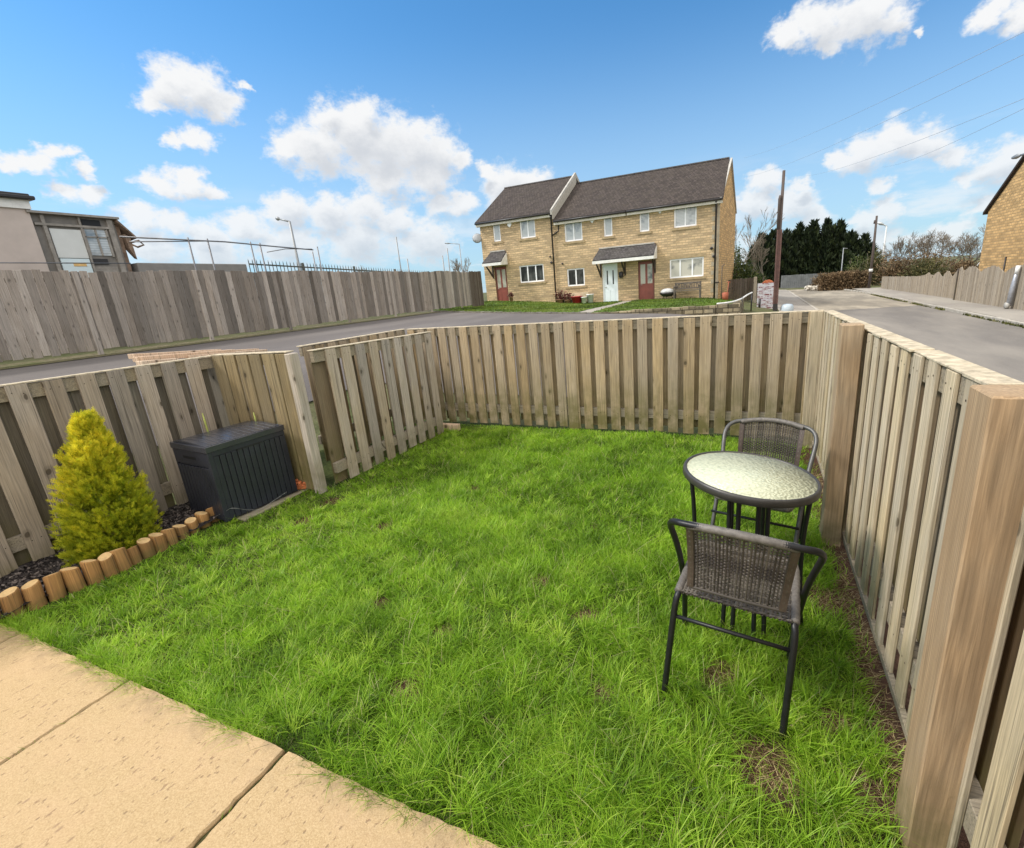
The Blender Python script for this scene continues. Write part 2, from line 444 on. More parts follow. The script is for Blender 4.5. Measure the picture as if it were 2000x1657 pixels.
# thin high veil low over the horizon
veil = b.n('ShaderNodeTexNoise', {'Vector': b.vec('MULTIPLY', V, (5, 16, 1)), 'Scale': 1.0, 'Detail': 6.0, 'Roughness': .62}, noise_dimensions='2D').outputs['Fac']
veil = b.math('MULTIPLY', b.maprange(veil, .42, .68, 0, .75, True), b.maprange(el, .22, .02, 0, 1, True))
alpha = b.math('MAXIMUM', b.math('MULTIPLY', b.maprange(d0, -.02, .62, 0, 1, True), b.maprange(el, .04, .2, .74, 1)), veil)
shade = b.maprange(d1, .15, 1.05, 0, .9, True)
ccol = b.mix(shade, (.50, .505, .51), (.335, .355, .385))
skyc = b.vec('MULTIPLY', sky.outputs[0], (.040, .079, .099))
hz = b.maprange(el, .0, .46, .72, 0, True)
skyc = b.mix(hz, skyc, (.30, .385, .465))
# unseen bright cloud added behind the camera and overhead to lift the ambient light
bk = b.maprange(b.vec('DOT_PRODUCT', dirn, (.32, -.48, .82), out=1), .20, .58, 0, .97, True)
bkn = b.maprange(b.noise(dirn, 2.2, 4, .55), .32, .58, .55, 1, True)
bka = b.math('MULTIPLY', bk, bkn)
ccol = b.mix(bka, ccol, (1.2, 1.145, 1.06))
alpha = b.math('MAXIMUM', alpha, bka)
alpha = b.math('MULTIPLY', alpha, b.math('GREATER_THAN', el, -.02))
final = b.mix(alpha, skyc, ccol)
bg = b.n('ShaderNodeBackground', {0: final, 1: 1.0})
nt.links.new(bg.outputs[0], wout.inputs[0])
W.cycles.sampling_method = 'MANUAL'; W.cycles.sample_map_resolution = 256

sl = bpy.data.lights.new('sun', 'SUN'); sl.energy = 1.95; sl.angle = R(10); sl.color = (1, .95, .88)
so = bpy.data.objects.new('sun', sl); link(so)
sd = Vector((math.sin(SUN_AZ) * math.cos(SUN_EL), math.cos(SUN_AZ) * math.cos(SUN_EL), math.sin(SUN_EL)))
so.rotation_euler = sd.to_track_quat('Z', 'Y').to_euler()
SC.view_settings.view_transform = 'Standard'; SC.view_settings.look = 'None'
SC.view_settings.exposure = .9; SC.view_settings.gamma = 1
SC.render.engine = 'CYCLES'
SC.cycles.max_bounces = 6; SC.cycles.diffuse_bounces = 4; SC.cycles.glossy_bounces = 3
SC.cycles.transparent_max_bounces = 6; SC.cycles.use_denoising = True
# ------------------------------------------------------------------ fences of the yard
def slat_fence(name, label, axis, c, s0, s1, zt0, zt1, face, pitch, sw, mat, posts=(), first=None, th=.02, back=True,
               zb=.0, group=None, rails=(.06, .2), railh=.095, cap=True, rail_mat=None, cat='fence', kick=False, back_mat=None, lead=False, cap_seg=.9):
    """hit-and-miss board fence. axis: direction it runs ('x' or 'y'); c: the other coordinate of its rails;
    face: +1/-1, the side (along the other axis) that carries the front boards."""
    root = empty(name, (0, 0, 0), 0, label, cat, group)
    rt = .042
    L = s1 - s0
    zt = lambda s: zt0 + (zt1 - zt0) * (s - s0) / L
    def bx(mb, a0, a1, o0, o1, z0, z1, r=None, zt_l=None, zt_r=None):
        o0, o1 = sorted((c + face * o0, c + face * o1))
        za, zb_ = (zt_l if zt_l is not None else z1), (zt_r if zt_r is not None else z1)
        if axis == 'y':
            p = [(o0, a0, z0), (o1, a0, z0), (o0, a1, z0), (o1, a1, z0), (o0, a0, za), (o1, a0, za), (o0, a1, zb_), (o1, a1, zb_)]
        else:
            p = [(a0, o0, z0), (a1, o0, z0), (a0, o1, z0), (a1, o1, z0), (a0, o0, za), (a1, o0, zb_), (a0, o1, za), (a1, o1, zb_)]
        mb.hexa(p, r)
    fr = MB()
    x = s0 + (first if first is not None else .01)
    spots = []
    while x + sw <= s1 + .005:
        w = sw * random.uniform(.95, 1.03)
        lean = random.uniform(-.003, .003)
        dz = random.uniform(-.006, .004)
        t = th * random.uniform(.9, 1.1)
        o = rt / 2
        zz = zb + random.uniform(-.012, .012)
        a0, a1 = x, x + w
        r = random.random()
        oo = sorted((c + face * (o + .0008), c + face * (o + t)))
        z1a, z1b = zt(a0) + dz, zt(a1) + dz
        if axis == 'y':
            p = [(oo[0], a0 + lean, zz), (oo[1], a0 + lean, zz), (oo[0], a1 + lean, zz), (oo[1], a1 + lean, zz), (oo[0], a0, z1a), (oo[1], a0, z1a), (oo[0], a1, z1b), (oo[1], a1, z1b)]
        else:
            p = [(a0 + lean, oo[0], zz), (a1 + lean, oo[0], zz), (a0 + lean, oo[1], zz), (a1 + lean, oo[1], zz), (a0, oo[0], z1a), (a1, oo[0], z1b), (a0, oo[1], z1a), (a1, oo[1], z1b)]
        fr.hexa(p, r)
        for zn in (rails[1] + railh * .5, zt(a0) - .055):          # two nails per crossing
            for fx in (.25, .75):
                un = a0 + w * fx + random.uniform(-.008, .008); zz2 = zn + random.uniform(-.012, .012)
                of = c + face * (o + t + .0012)
                ring = [(un + .0038 * math.cos(k * 1.0472), zz2 + .0038 * math.sin(k * 1.0472)) for k in range(6)]
                fr.add([((of, q[0], q[1]) if axis == 'y' else (q[0], of, q[1])) for q in ring], [tuple(range(6))], 2.0)
        spots.append(x)
        x += pitch
    fr.build('slat_boards', mat, root, bevel=.0025)
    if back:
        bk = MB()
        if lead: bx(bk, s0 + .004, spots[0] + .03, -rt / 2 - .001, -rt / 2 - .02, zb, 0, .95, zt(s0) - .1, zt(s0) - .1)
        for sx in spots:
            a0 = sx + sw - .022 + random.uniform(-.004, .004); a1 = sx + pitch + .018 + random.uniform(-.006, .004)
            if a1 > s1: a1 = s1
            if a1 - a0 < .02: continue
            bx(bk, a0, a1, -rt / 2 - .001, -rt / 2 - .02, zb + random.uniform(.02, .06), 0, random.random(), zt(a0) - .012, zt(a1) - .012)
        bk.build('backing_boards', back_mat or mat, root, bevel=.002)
    for k, zr in enumerate(rails):
        rb = MB()
        e0, e1 = s0 + .004, s1 - .004
        if k == 0:
            bx(rb, e0, e1, -rt / 2, rt / 2, 0, 0, .3, zt(s0) - .004, zt(s1) - .004)
            # the top rail is a strip, so lift its underside
            vs = rb.v
            for i in range(4):
                p = vs[i]; s_ = p[1] if axis == 'y' else p[0]
                vs[i] = (p[0], p[1], zt(s_) - zr - railh + .06)
        else:
            bx(rb, e0, e1, -rt / 2, rt / 2, zr, zr + railh, .6)
        rb.build('rail', rail_mat or M['rail_h'], root, bevel=.002)
    if cap:
        cb = MB()
        n = max(1, int(L / cap_seg))
        for k in range(n):
            a0 = s0 + L * k / n; a1 = s0 + L * (k + 1) / n - .002
            jo = random.uniform(-.007, .007) if cap_seg < .5 else 0
            bx(cb, a0, a1, -rt / 2 - .02 + jo, rt / 2 + .0175 + jo, 0, 0, random.random(), zt(a0) + .012 + jo * .4, zt(a1) + .012 + jo * .4)
            for i in range(-8, -4):
                p = cb.v[i]; s_ = p[1] if axis == 'y' else p[0]
                cb.v[i] = (p[0], p[1], zt(s_) + .002)
        cb.build('capping_strip', M['cut_wood'], root, bevel=.002)
    if kick:
        kb = MB()
        bx(kb, s0, s1, rt / 2 + th + .002, rt / 2 + th - .02, zb - .035, zb - .002, .5)
        kb.build('gravel_board', M['rail_h'], root, bevel=.002)
    for (a0, a1, o0, o1, z0, z1, m) in posts:
        pb = MB()
        bx(pb, a0, a1, o0, o1, z0, z1, random.random())
        pb.build('post', m, root, bevel=.005)
    return root

slat_fence('garden_fence', 'grey brown slatted fence behind the golden conifer and the storage box', 'y', -4.715, -.2, 2.93, 1.30, 1.255, 1, .194, .118,
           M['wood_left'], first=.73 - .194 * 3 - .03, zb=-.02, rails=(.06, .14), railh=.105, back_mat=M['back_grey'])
slat_fence('garden_fence', 'short olive fence return of close wide boards behind the storage box', 'x', 2.915, -4.68, -3.665, 1.262, 1.275, -1, .172, .148,
           M['wood_return'], zb=.0, back=True, rails=(.06, .2), cap=True, railh=.1,
           posts=[(-3.66, -3.59, .07, -.02, -.1, 1.27, M['wood_panel'])])
slat_fence('garden_fence', 'grey fence panel with wide dark gaps between storage box and rear fence', 'y', -3.57, 3.04, 4.78, 1.262, 1.232, 1, .182, .118,
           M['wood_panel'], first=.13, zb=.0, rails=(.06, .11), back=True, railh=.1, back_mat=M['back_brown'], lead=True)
slat_fence('garden_fence', 'long rear slatted fence facing the patio with house lawn beyond', 'x', 5.165, -4.2, .585, 1.245, 1.243, -1, .160, .108,
           M['wood_back'], first=.015, zb=.015, rails=(.06, .16), railh=.1,
           posts=[(-1.985, -1.86, -.03, .045, -.1, 1.262, M['wood_back']), (.47, .578, .022, .045, -.1, 1.25, M['wood_right'])])
slat_fence('garden_fence', 'mossy fence end showing just over the grey gappy panel', 'y', -4.25, 3.5, 5.14, 1.25, 1.25, 1, .16, .11, M['wood_back'], zb=.0)
slat_fence('garden_fence', 'tan slatted fence beside the bistro set with two thick square posts', 'y', .612, -.9, 5.145, 1.352, 1.24, -1, .1775, .094,
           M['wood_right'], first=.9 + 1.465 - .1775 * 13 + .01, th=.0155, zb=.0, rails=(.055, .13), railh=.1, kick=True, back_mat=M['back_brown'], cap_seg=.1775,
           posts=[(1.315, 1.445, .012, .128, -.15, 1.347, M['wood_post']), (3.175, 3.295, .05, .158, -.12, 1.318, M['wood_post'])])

# ------------------------------------------------------------------ ground of the yard
def sheet(name, mat, xs, ys, zf, lift=0.0, mask=None, kind='structure', rnd=None):
    X, Y = np.meshgrid(xs, ys)
    Z = zf(X, Y) + lift
    nx, ny = len(xs), len(ys)
    v = np.stack([X, Y, Z], -1).reshape(-1, 3)
    i, j = np.meshgrid(np.arange(nx - 1), np.arange(ny - 1))
    a = (j * nx + i).ravel()
    f = np.stack([a, a + 1, a + nx + 1, a + nx], 1)
    if mask is not None:
        cxm = ((X[:-1, :-1] + X[1:, 1:]) / 2).ravel(); cym = ((Y[:-1, :-1] + Y[1:, 1:]) / 2).ravel()
        f = f[mask(cxm, cym)]
    o = np_mesh(name, v, [f], mat, None, {'rnd': rnd(X, Y).ravel()} if rnd else None, True)
    return tag(o, kind=kind)

M['soil'] = earth('soil', (.05, .05, .018), (.12, .11, .045), (.06, .085, .02), 26)
def soilmat():
    m, nt, out = newmat('lawn_earth'); b = NB(nt); co = b.obj()
    n1 = b.noise(co, 30, 6, .75); n3 = b.noise(co, 150, 3, .7)
    g_ = b.ramp(n1, [(.3, (.035, .05, .012)), (.65, (.10, .12, .035))])
    s_ = b.ramp(n1, [(.3, (.045, .022, .014)), (.6, (.13, .07, .045)), (.8, (.22, .14, .09))])
    col = b.mix(b.maprange(b.attr('rnd'), .15, .7), g_, s_)
    b.bsdf(out, col, .95, 0, b.bump(b.math('ADD', n1, n3), 1.0, .02), .15); return m
M['lawn_earth'] = soilmat()
M['mulch'] = earth('mulch', (.018, .014, .014), (.075, .06, .058), (.04, .032, .03), 40)
gx_ = np.unique(np.concatenate([np.linspace(-900, -60, 15), np.linspace(-60, -14, 16), np.linspace(-14, 10, 97), np.linspace(10, 60, 18), np.linspace(60, 900, 15)]))
gy_ = np.unique(np.concatenate([np.linspace(-60, -8, 10), np.linspace(-8, 9, 69), np.linspace(9, 60, 60), np.linspace(60, 140, 30), np.linspace(140, 1500, 16)]))
M['ground'] = earth('ground', (.05, .06, .022), (.11, .12, .05), (.13, .115, .07), 5)
tag(sheet('ground', M['ground'], gx_, gy_, ground_z), kind='structure')

# patio of big sandstone slabs
def stone_mat():
    m, nt, out = newmat('sandstone'); b = NB(nt)
    co = b.obj(); rnd = b.attr('rnd')
    cv = b.vec('ADD', co, b.n('ShaderNodeCombineXYZ', {0: b.math('MULTIPLY', rnd, 9.0), 1: b.math('MULTIPLY', rnd, 5.0), 2: 0.0}).outputs[0])
    fine = b.noise(cv, 210, 3, .8)
    pat = b.noise(cv, 3.0, 4, .6)
    col = b.ramp(fine, [(.28, (.30, .20, .095)), (.5, (.43, .305, .16)), (.75, (.57, .43, .25))])
    col = b.mix(b.maprange(pat, .42, .7, 0, .4), col, (.50, .34, .20))
    st = b.noise(b.vec('MULTIPLY', cv, (44, 19, 1)), 1.0, 4, .66, .3)
    pores = b.maprange(st, .60, .67, 0, .6, True)
    reg = b.maprange(b.noise(cv, 1.7, 2, .5), .38, .6, .35, 1, True)
    col = b.mix(b.math('MULTIPLY', pores, reg), col, (.17, .10, .06))
    vo = b.n('ShaderNodeTexVoronoi', {'Vector': b.vec('MULTIPLY', cv, (19, 9, 1)), 'Scale': 1.0}, feature='F1')
    spot = b.math('MULTIPLY', b.maprange(vo.outputs['Distance'], .06, .16, 1, 0, True), b.math('GREATER_THAN', b.n('ShaderNodeSeparateColor', {0: vo.outputs['Color']}).outputs[1], .62))
    col = b.mix(b.math('MULTIPLY', spot, .6), col, (.22, .14, .09))
    # bedding-plane fissures run across each slab
    ve = b.n('ShaderNodeTexWave', {'Vector': b.vec('ADD', b.vec('MULTIPLY', cv, (.62, .10, 0)), b.vec('MULTIPLY', b.noise(cv, 3, 5, .62, 0, 'Color'), (.14, .14, 0))), 'Scale': 1.0, 'Distortion': 2.0, 'Detail': 3.0}).outputs['Fac']
    fis = b.math('MULTIPLY', b.maprange(ve, .9935, .9992, 0, .8, True), b.maprange(b.noise(cv, 2.3, 2, .5), .45, .6))
    vp = b.n('ShaderNodeTexVoronoi', {'Vector': b.vec('MULTIPLY', cv, (46, 30, 1)), 'Scale': 1.0}, feature='F1')
    pit = b.math('MULTIPLY', b.maprange(vp.outputs['Distance'], .10, .26, 1, 0, True), b.math('GREATER_THAN', b.n('ShaderNodeSeparateColor', {0: vp.outputs['Color']}).outputs[0], .74))
    fis = b.math('MULTIPLY', pit, .6)
    col = b.mix(fis, col, (.15, .10, .06))
    # grime and lichen at the slab rims
    grime = b.math('MULTIPLY', b.maprange(b.n('ShaderNodeSeparateXYZ', {0: co}).outputs[1], .70, .865, 0, 1, True), b.maprange(b.noise(cv, 9, 4, .65), .42, .66, 0, .6))
    col = b.mix(grime, col, (.17, .125, .075))
    h = b.math('ADD', b.math('MULTIPLY', fine, .35), b.math('MULTIPLY', b.math('ADD', pores, fis), -.9))
    h = b.math('ADD', h, b.math('MULTIPLY', b.noise(cv, 9, 3, .5), .8))
    b.bsdf(out, col, .88, 0, b.bump(h, .5, .006), .25)
    return m
M['sandstone'] = stone_mat()
pm = MB()
xj = [-6.95, -5.88, -4.81, -3.74, -2.668, -1.595, -.525, .56]
yj = [.868, .26, -.35, -.95]
for i in range(len(xj) - 1):
    for j in range(len(yj) - 1):
        x0, x1 = xj[i] + .008, xj[i + 1] - .008
        y1, y0 = yj[j] - (.0 if j == 0 else .006), yj[j + 1] + .006
        n = 24; r = random.random()
        vs = []; fs = []
        ring = []
        for k in range(n): ring.append((x0 + (x1 - x0) * k / n, y0))
        for k in range(n): ring.append((x1, y0 + (y1 - y0) * k / n))
        for k in range(n): ring.append((x1 - (x1 - x0) * k / n, y1))
        for k in range(n): ring.append((x0, y1 - (y1 - y0) * k / n))
        cxm, cym = (x0 + x1) / 2, (y0 + y1) / 2
        N = len(ring)
        dz = random.uniform(-.003, .003)
        jit = [random.uniform(-.004, .004) for _ in range(N)]
        lay = []
        for q, (ins, z) in enumerate(((0, -.05), (0, -.008), (.006, 0.0))):
            for k, (x, y) in enumerate(ring):
                dx, dy = cxm - x, cym - y; l = math.hypot(dx, dy)
                s_ = ins + jit[k] + jit[(k * 7) % N] * .4
                # fold in toward the middle, keep the outline straight in the large
                vs.append((x + dx / l * s_, y + dy / l * s_, z + dz))
        for q in range(2):
            for k in range(N):
                k2 = (k + 1) % N
                fs.append((q * N + k, q * N + k2, (q + 1) * N + k2, (q + 1) * N + k))
        fs.append(tuple(2 * N + k for k in range(N)))
        pm.add(vs, fs, r)
tag(pm.build('patio', M['sandstone']), kind='structure')
jm = MB(); jm.box(-6.9, .54, -.95, .85, -.2, -.012)
tag(jm.build('patio_bed', M['soil']), kind='structure')

# ------------------------------------------------------------------ grass
M['grass'] = leafmat('grass', [(0, (.05, .105, .010)), (.25, (.165, .32, .018)), (.6, (.31, .52, .037)), (.88, (.46, .63, .08)), (.94, (.36, .38, .12)), (1, (.62, .56, .30))], .46, .45, nsc=3.5)
def blades(n, xr, yr, accept, hfun, wfun, seed, lean=.75, straw=.03, tone_add=0.0):
    r = np.random.default_rng(seed)
    x = r.uniform(*xr, n); y = r.uniform(*yr, n)
    k = accept(x, y, r); x = x[k]; y = y[k]; n = len(x)
    cl = fbm(x * 3.2 + 3, y * 3.2, 3)                 # tussocks
    ang = fbm(x * 1.6 + 31, y * 1.6 + 7, 2) * 14 + r.normal(0, 1.7, n)
    h = hfun(x, y, cl, r) ; w = wfun(x, y, r)
    le = np.abs(r.normal(lean, .40, n)) * h
    ca, sa = np.cos(ang), np.sin(ang)
    tw = ang + np.pi / 2 + r.normal(0, .9, n); cw, sw_ = np.cos(tw), np.sin(tw)
    z0 = lawn_z(x, y) - .004
    droop = np.clip(r.normal(.12, .22, n), -.1, .85) * h
    T = np.array([0, .38, .75, 1.0]); WD = np.array([1, .9, .6, 0])
    v = np.empty((n, 7, 3))
    for q, (t, wd) in enumerate(zip(T, WD)):
        px = x + ca * le * t ** 1.7; py = y + sa * le * t ** 1.7
        pz = z0 + h * t - droop * t ** 3
        if q < 3:
            v[:, 2 * q, 0] = px - cw * w * wd / 2; v[:, 2 * q, 1] = py - sw_ * w * wd / 2; v[:, 2 * q, 2] = pz
            v[:, 2 * q + 1, 0] = px + cw * w * wd / 2; v[:, 2 * q + 1, 1] = py + sw_ * w * wd / 2; v[:, 2 * q + 1, 2] = pz
        else:
            v[:, 6, 0] = px; v[:, 6, 1] = py; v[:, 6, 2] = pz
    base = (np.arange(n) * 7)[:, None]
    q4 = np.concatenate([base + np.array([0, 1, 3, 2]), base + np.array([2, 3, 5, 4])])
    t3 = base + np.array([4, 5, 6])
    tone = np.clip(.50 + (fbm(x * 1.1 + 50, y * 1.1, 3) - .5) * .6 + (fbm(x * 5.5 + 5, y * 5.5 + 70, 2) - .5) * .7 + (cl - .5) * .3 + r.normal(0, .16, n) + tone_add, .02, .88)
    st = r.random(n) < straw
    tone[st] = r.uniform(.9, 1.0, st.sum())
    rv = np.repeat(tone[:, None], 7, 1)
    return v.reshape(-1, 3), [q4, t3], rv.ravel()

BARE = [(-1.35, 1.28, .13), (-1.42, 1.66, .08), (.11, 1.44, .19), (-.06, 1.80, .15), (.44, 2.55, .18), (.42, 1.45, .14), (.36, 1.75, .10), (-.55, 1.55, .07), (-1.9, 1.75, .08), (-2.2, 3.3, .09), (-.5, 3.6, .07), (-1.1, 2.2, .08), (-3.35, 2.75, .13), (-2.55, 2.5, .10), (-3.3, 2.4, .12), (-.75, 2.0, .07), (.3, 1.12, .10), (-1.0, 2.9, .08), (.0, 2.35, .10)]
def bare(x, y):
    v = np.zeros_like(x)
    wx = x + .09 * (fbm(x * 9, y * 9) - .5); wy = y + .09 * (fbm(x * 9 + 40, y * 9) - .5)
    for bx_, by_, br in BARE:
        v = np.maximum(v, 1 - np.hypot(wx - bx_, wy - by_) / br)
    edge = (wx - (.425 + .16 * (fbm(y * 3.1, y * 0 + 2.0) - .5))) / .1         # scruffy strip along the tan fence
    v = np.maximum(v, edge)
    return np.clip(v * 1.6, 0, 1)
def in_lawn(x, y):
    k = (y > .862 + .03 * (fbm(x * 6, x * 0) - .5)) & (y < 5.14) & (x < .56)
    left = np.where(y < 2.26, -3.985, np.where(y < 3.0, -3.80, -3.60))
    k &= x > left
    k |= (x > -4.2) & (x < -3.6) & (y > 4.85) & (y < 5.12)
    return k
def acc(dens_near, dens_far):
    def f(x, y, r):
        d = np.hypot(x, y)
        keep = r.random(len(x)) < (dens_near + (dens_far - dens_near) * np.clip((d - 1.6) / 3.2, 0, 1))
        return keep & in_lawn(x, y) & (r.random(len(x)) > bare(x, y) * .93)
    return f
def hgt(x, y, cl, r):
    short = ss((-x - 2.2) / 1.4) * .45 + ss((y - 4.2) / .9) * .25                # shorter toward the bed and the rear fence
    return np.clip((.026 + .066 * cl ** 1.6 + .024 * fbm(x * .8, y * .8 + 9)) * (1 - short) * r.uniform(.55, 1.25, len(x)), .014, .14)
def wid(x, y, r): return (.0025 + .0008 * np.clip(np.hypot(x, y) - 1.4, 0, 4)) * r.uniform(.7, 1.25, len(x))
# tussocks: tight sprays of longer blades
def tufts(n, seed):
    r = np.random.default_rng(seed)
    x = r.uniform(-3.9, .5, n); y = r.uniform(.9, 4.9, n)
    k = in_lawn(x, y) & (bare(x, y) < .5) & (r.random(n) < (.35 + .65 * ss((3.4 - y) / 2.0)) * (.35 + .65 * ss((x + 3.3) / 1.4))); x, y = x[k], y[k]
    V, Q, T3, A = [], [], [], []; off = 0
    cnt = r.integers(14, 46, len(x)); big_ = np.repeat(r.uniform(.7, 1.5, len(x)), cnt) * (1 + .55 * np.repeat(ss((2.4 - y) / 1.4) * ss((x + 2.4) / 1.6), cnt))
    tn = np.repeat(r.normal(0, .22, len(x)), cnt); cx_ = np.repeat(x, cnt); cy_ = np.repeat(y, cnt); N = len(cx_)
    dirv = np.repeat(r.uniform(0, 6.28, len(x)), cnt)
    rad = np.abs(r.normal(0, .016, N)); a = r.uniform(0, 6.283, N)
    px = cx_ + rad * np.cos(a); py = cy_ + rad * np.sin(a)
    h = np.clip(.058 * big_ * r.uniform(.5, 1.2, N), .02, .15)
    ang = np.arctan2(np.sin(a) + .9 * np.sin(dirv), np.cos(a) + .9 * np.cos(dirv)) + r.normal(0, .35, N)
    le = h * np.abs(r.normal(.7, .35, N)); dr = h * np.clip(r.normal(.25, .25, N), 0, .9)
    w = (.0028 + .0007 * np.clip(np.hypot(px, py) - 1.4, 0, 4)) * r.uniform(.7, 1.3, N)
    tw = ang + np.pi / 2 + r.normal(0, .6, N); ca, sa, cw, sw_ = np.cos(ang), np.sin(ang), np.cos(tw), np.sin(tw)
    v = np.empty((N, 7, 3)); z0 = lawn_z(px, py) - .004
    for q, (t, wd) in enumerate(((0, 1), (.38, .95), (.75, .65), (1.0, 0))):
        X_ = px + ca * le * t ** 1.8; Y_ = py + sa * le * t ** 1.8; Z_ = z0 + h * t - dr * t ** 3
        for s_, o_ in (((-1, 2 * q), (1, 2 * q + 1)) if q < 3 else ((0, 6),)):
            v[:, o_, 0] = X_ + s_ * cw * w * wd / 2; v[:, o_, 1] = Y_ + s_ * sw_ * w * wd / 2; v[:, o_, 2] = Z_
    base = (np.arange(N) * 7)[:, None]
    tone = np.clip(.52 + tn + r.normal(0, .1, N), .03, .88); st = r.random(N) < .035; tone[st] = r.uniform(.9, 1, st.sum())
    return v.reshape(-1, 3), [np.concatenate([base + np.array([0, 1, 3, 2]), base + np.array([2, 3, 5, 4])]), base + np.array([4, 5, 6])], np.repeat(tone, 7)
V6, F6, A6 = tufts(9000, 77)
V1, F1, A1 = blades(410000, (-4.2, .57), (.86, 5.14), acc(.95, .55), hgt, wid, 3)
# long stray stems lying over the lawn
V2, F2, A2 = blades(7500, (-4.0, .5), (.9, 4.9), lambda x, y, r: in_lawn(x, y) & (x > -3.7), lambda x, y, cl, r: r.uniform(.07, .15, len(x)), lambda x, y, r: r.uniform(.0016, .0028, len(x)), 11, lean=1.0, straw=.42)
# fringe hanging over the slab edge, weeds in the joints
V3, F3, A3 = blades(18000, (-4.0, .5), (.845, .94), lambda x, y, r: r.random(len(x)) < ss((fbm(x * 5 + 2, x * 0 + 3) - .25) * 3), lambda x, y, cl, r: r.uniform(.025, .095, len(x)), lambda x, y, r: r.uniform(.0016, .003, len(x)), 12, lean=.9, straw=.06)
def inj(x, y, r):
    d = np.min([np.abs(x - j) for j in xj], axis=0)
    return (d < .007) & (r.random(len(x)) < ss((fbm(x * 7 + 5, y * 6) - .42) * 6))
V4, F4, A4 = blades(220000, (-3.8, .3), (.2, .86), inj, lambda x, y, cl, r: r.uniform(.03, .055, len(x)), lambda x, y, r: r.uniform(.0016, .003, len(x)), 13, lean=.5, straw=.1)
def join(parts):
    vs, q, t, a, off = [], [], [], [], 0
    for v, (f4, f3), at in parts:
        vs.append(v); q.append(f4 + off); t.append(f3 + off); a.append(at); off += len(v)
    return np.concatenate(vs), [np.concatenate(q), np.concatenate(t)], np.concatenate(a)
gv, gf, ga = join([(V1, F1, A1), (V2, F2, A2), (V3, F3, A3), (V4, F4, A4), (V6, F6, A6)])
tag(np_mesh('grass', gv, gf, M['grass'], None, {'rnd': ga}), kind='stuff')
# dead grass and twigs on the bare strip by the tan fence
M['straw'] = leafmat('straw', [(0, (.16, .10, .05)), (.5, (.36, .27, .13)), (1, (.58, .47, .27))], .2, .7)
def strip(x, y, r): return (r.random(len(x)) < np.clip(bare(x, y) * 1.1 - .1, 0, 1)) & (x < .57) & (y > .9) & (y < 4.4)
V5, F5, A5 = blades(110000, (-1.6, .57), (.9, 4.4), strip, lambda x, y, cl, r: r.uniform(.008, .028, len(x)), lambda x, y, r: r.uniform(.0015, .003, len(x)), 21, lean=2.4)
A5 = np.repeat(np.random.default_rng(5).random(len(A5) // 7), 7)
gv, gf, ga = join([(V5, F5, A5)])
tag(np_mesh('dead_grass', gv, gf, M['straw'], None, {'rnd': ga}), kind='stuff')

sheet('lawn_soil', M['lawn_earth'], np.linspace(-4.7, .85, 220), np.linspace(.55, 5.25, 190), lawn_z, .004, None, 'structure', bare)
# ------------------------------------------------------------------ mulch bed + log edging
def mulch_z(x, y): return -.005 + .05 * fbm(np.asarray(x) * 5, np.asarray(y) * 5) + 0 * x
sheet('mulch_bed', M['mulch'], np.linspace(-4.72, -4.0, 30), np.linspace(.3, 3.0, 70), mulch_z, 0)
r_ = np.random.default_rng(17)
n = 9000
x = r_.uniform(-4.70, -4.02, n); y = r_.uniform(.3, 2.9, n); z = mulch_z(x, y) + .004
L_ = r_.uniform(.008, .03, n); Wd = L_ * r_.uniform(.25, .6, n); an = r_.uniform(0, 6.28, n); tl = r_.uniform(-.6, .6, n)
dx, dy = np.cos(an), np.sin(an)
vv = np.empty((n, 4, 3))
for q, (a, c) in enumerate(((-1, -1), (1, -1), (1, 1), (-1, 1))):
    vv[:, q, 0] = x + dx * L_ * a / 2 - dy * Wd * c / 2; vv[:, q, 1] = y + dy * L_ * a / 2 + dx * Wd * c / 2; vv[:, q, 2] = z + tl * L_ * a / 2 + .004 * c
M['chips'] = leafmat('chips', [(0, (.012, .01, .01)), (.7, (.08, .066, .064)), (1, (.20, .165, .15))], .0, .85)
tag(np_mesh('bark_mulch', vv.reshape(-1, 3), [np.arange(n * 4).reshape(-1, 4)], M['chips'], None, {'rnd': np.repeat(r_.random(n), 4)}), kind='stuff')

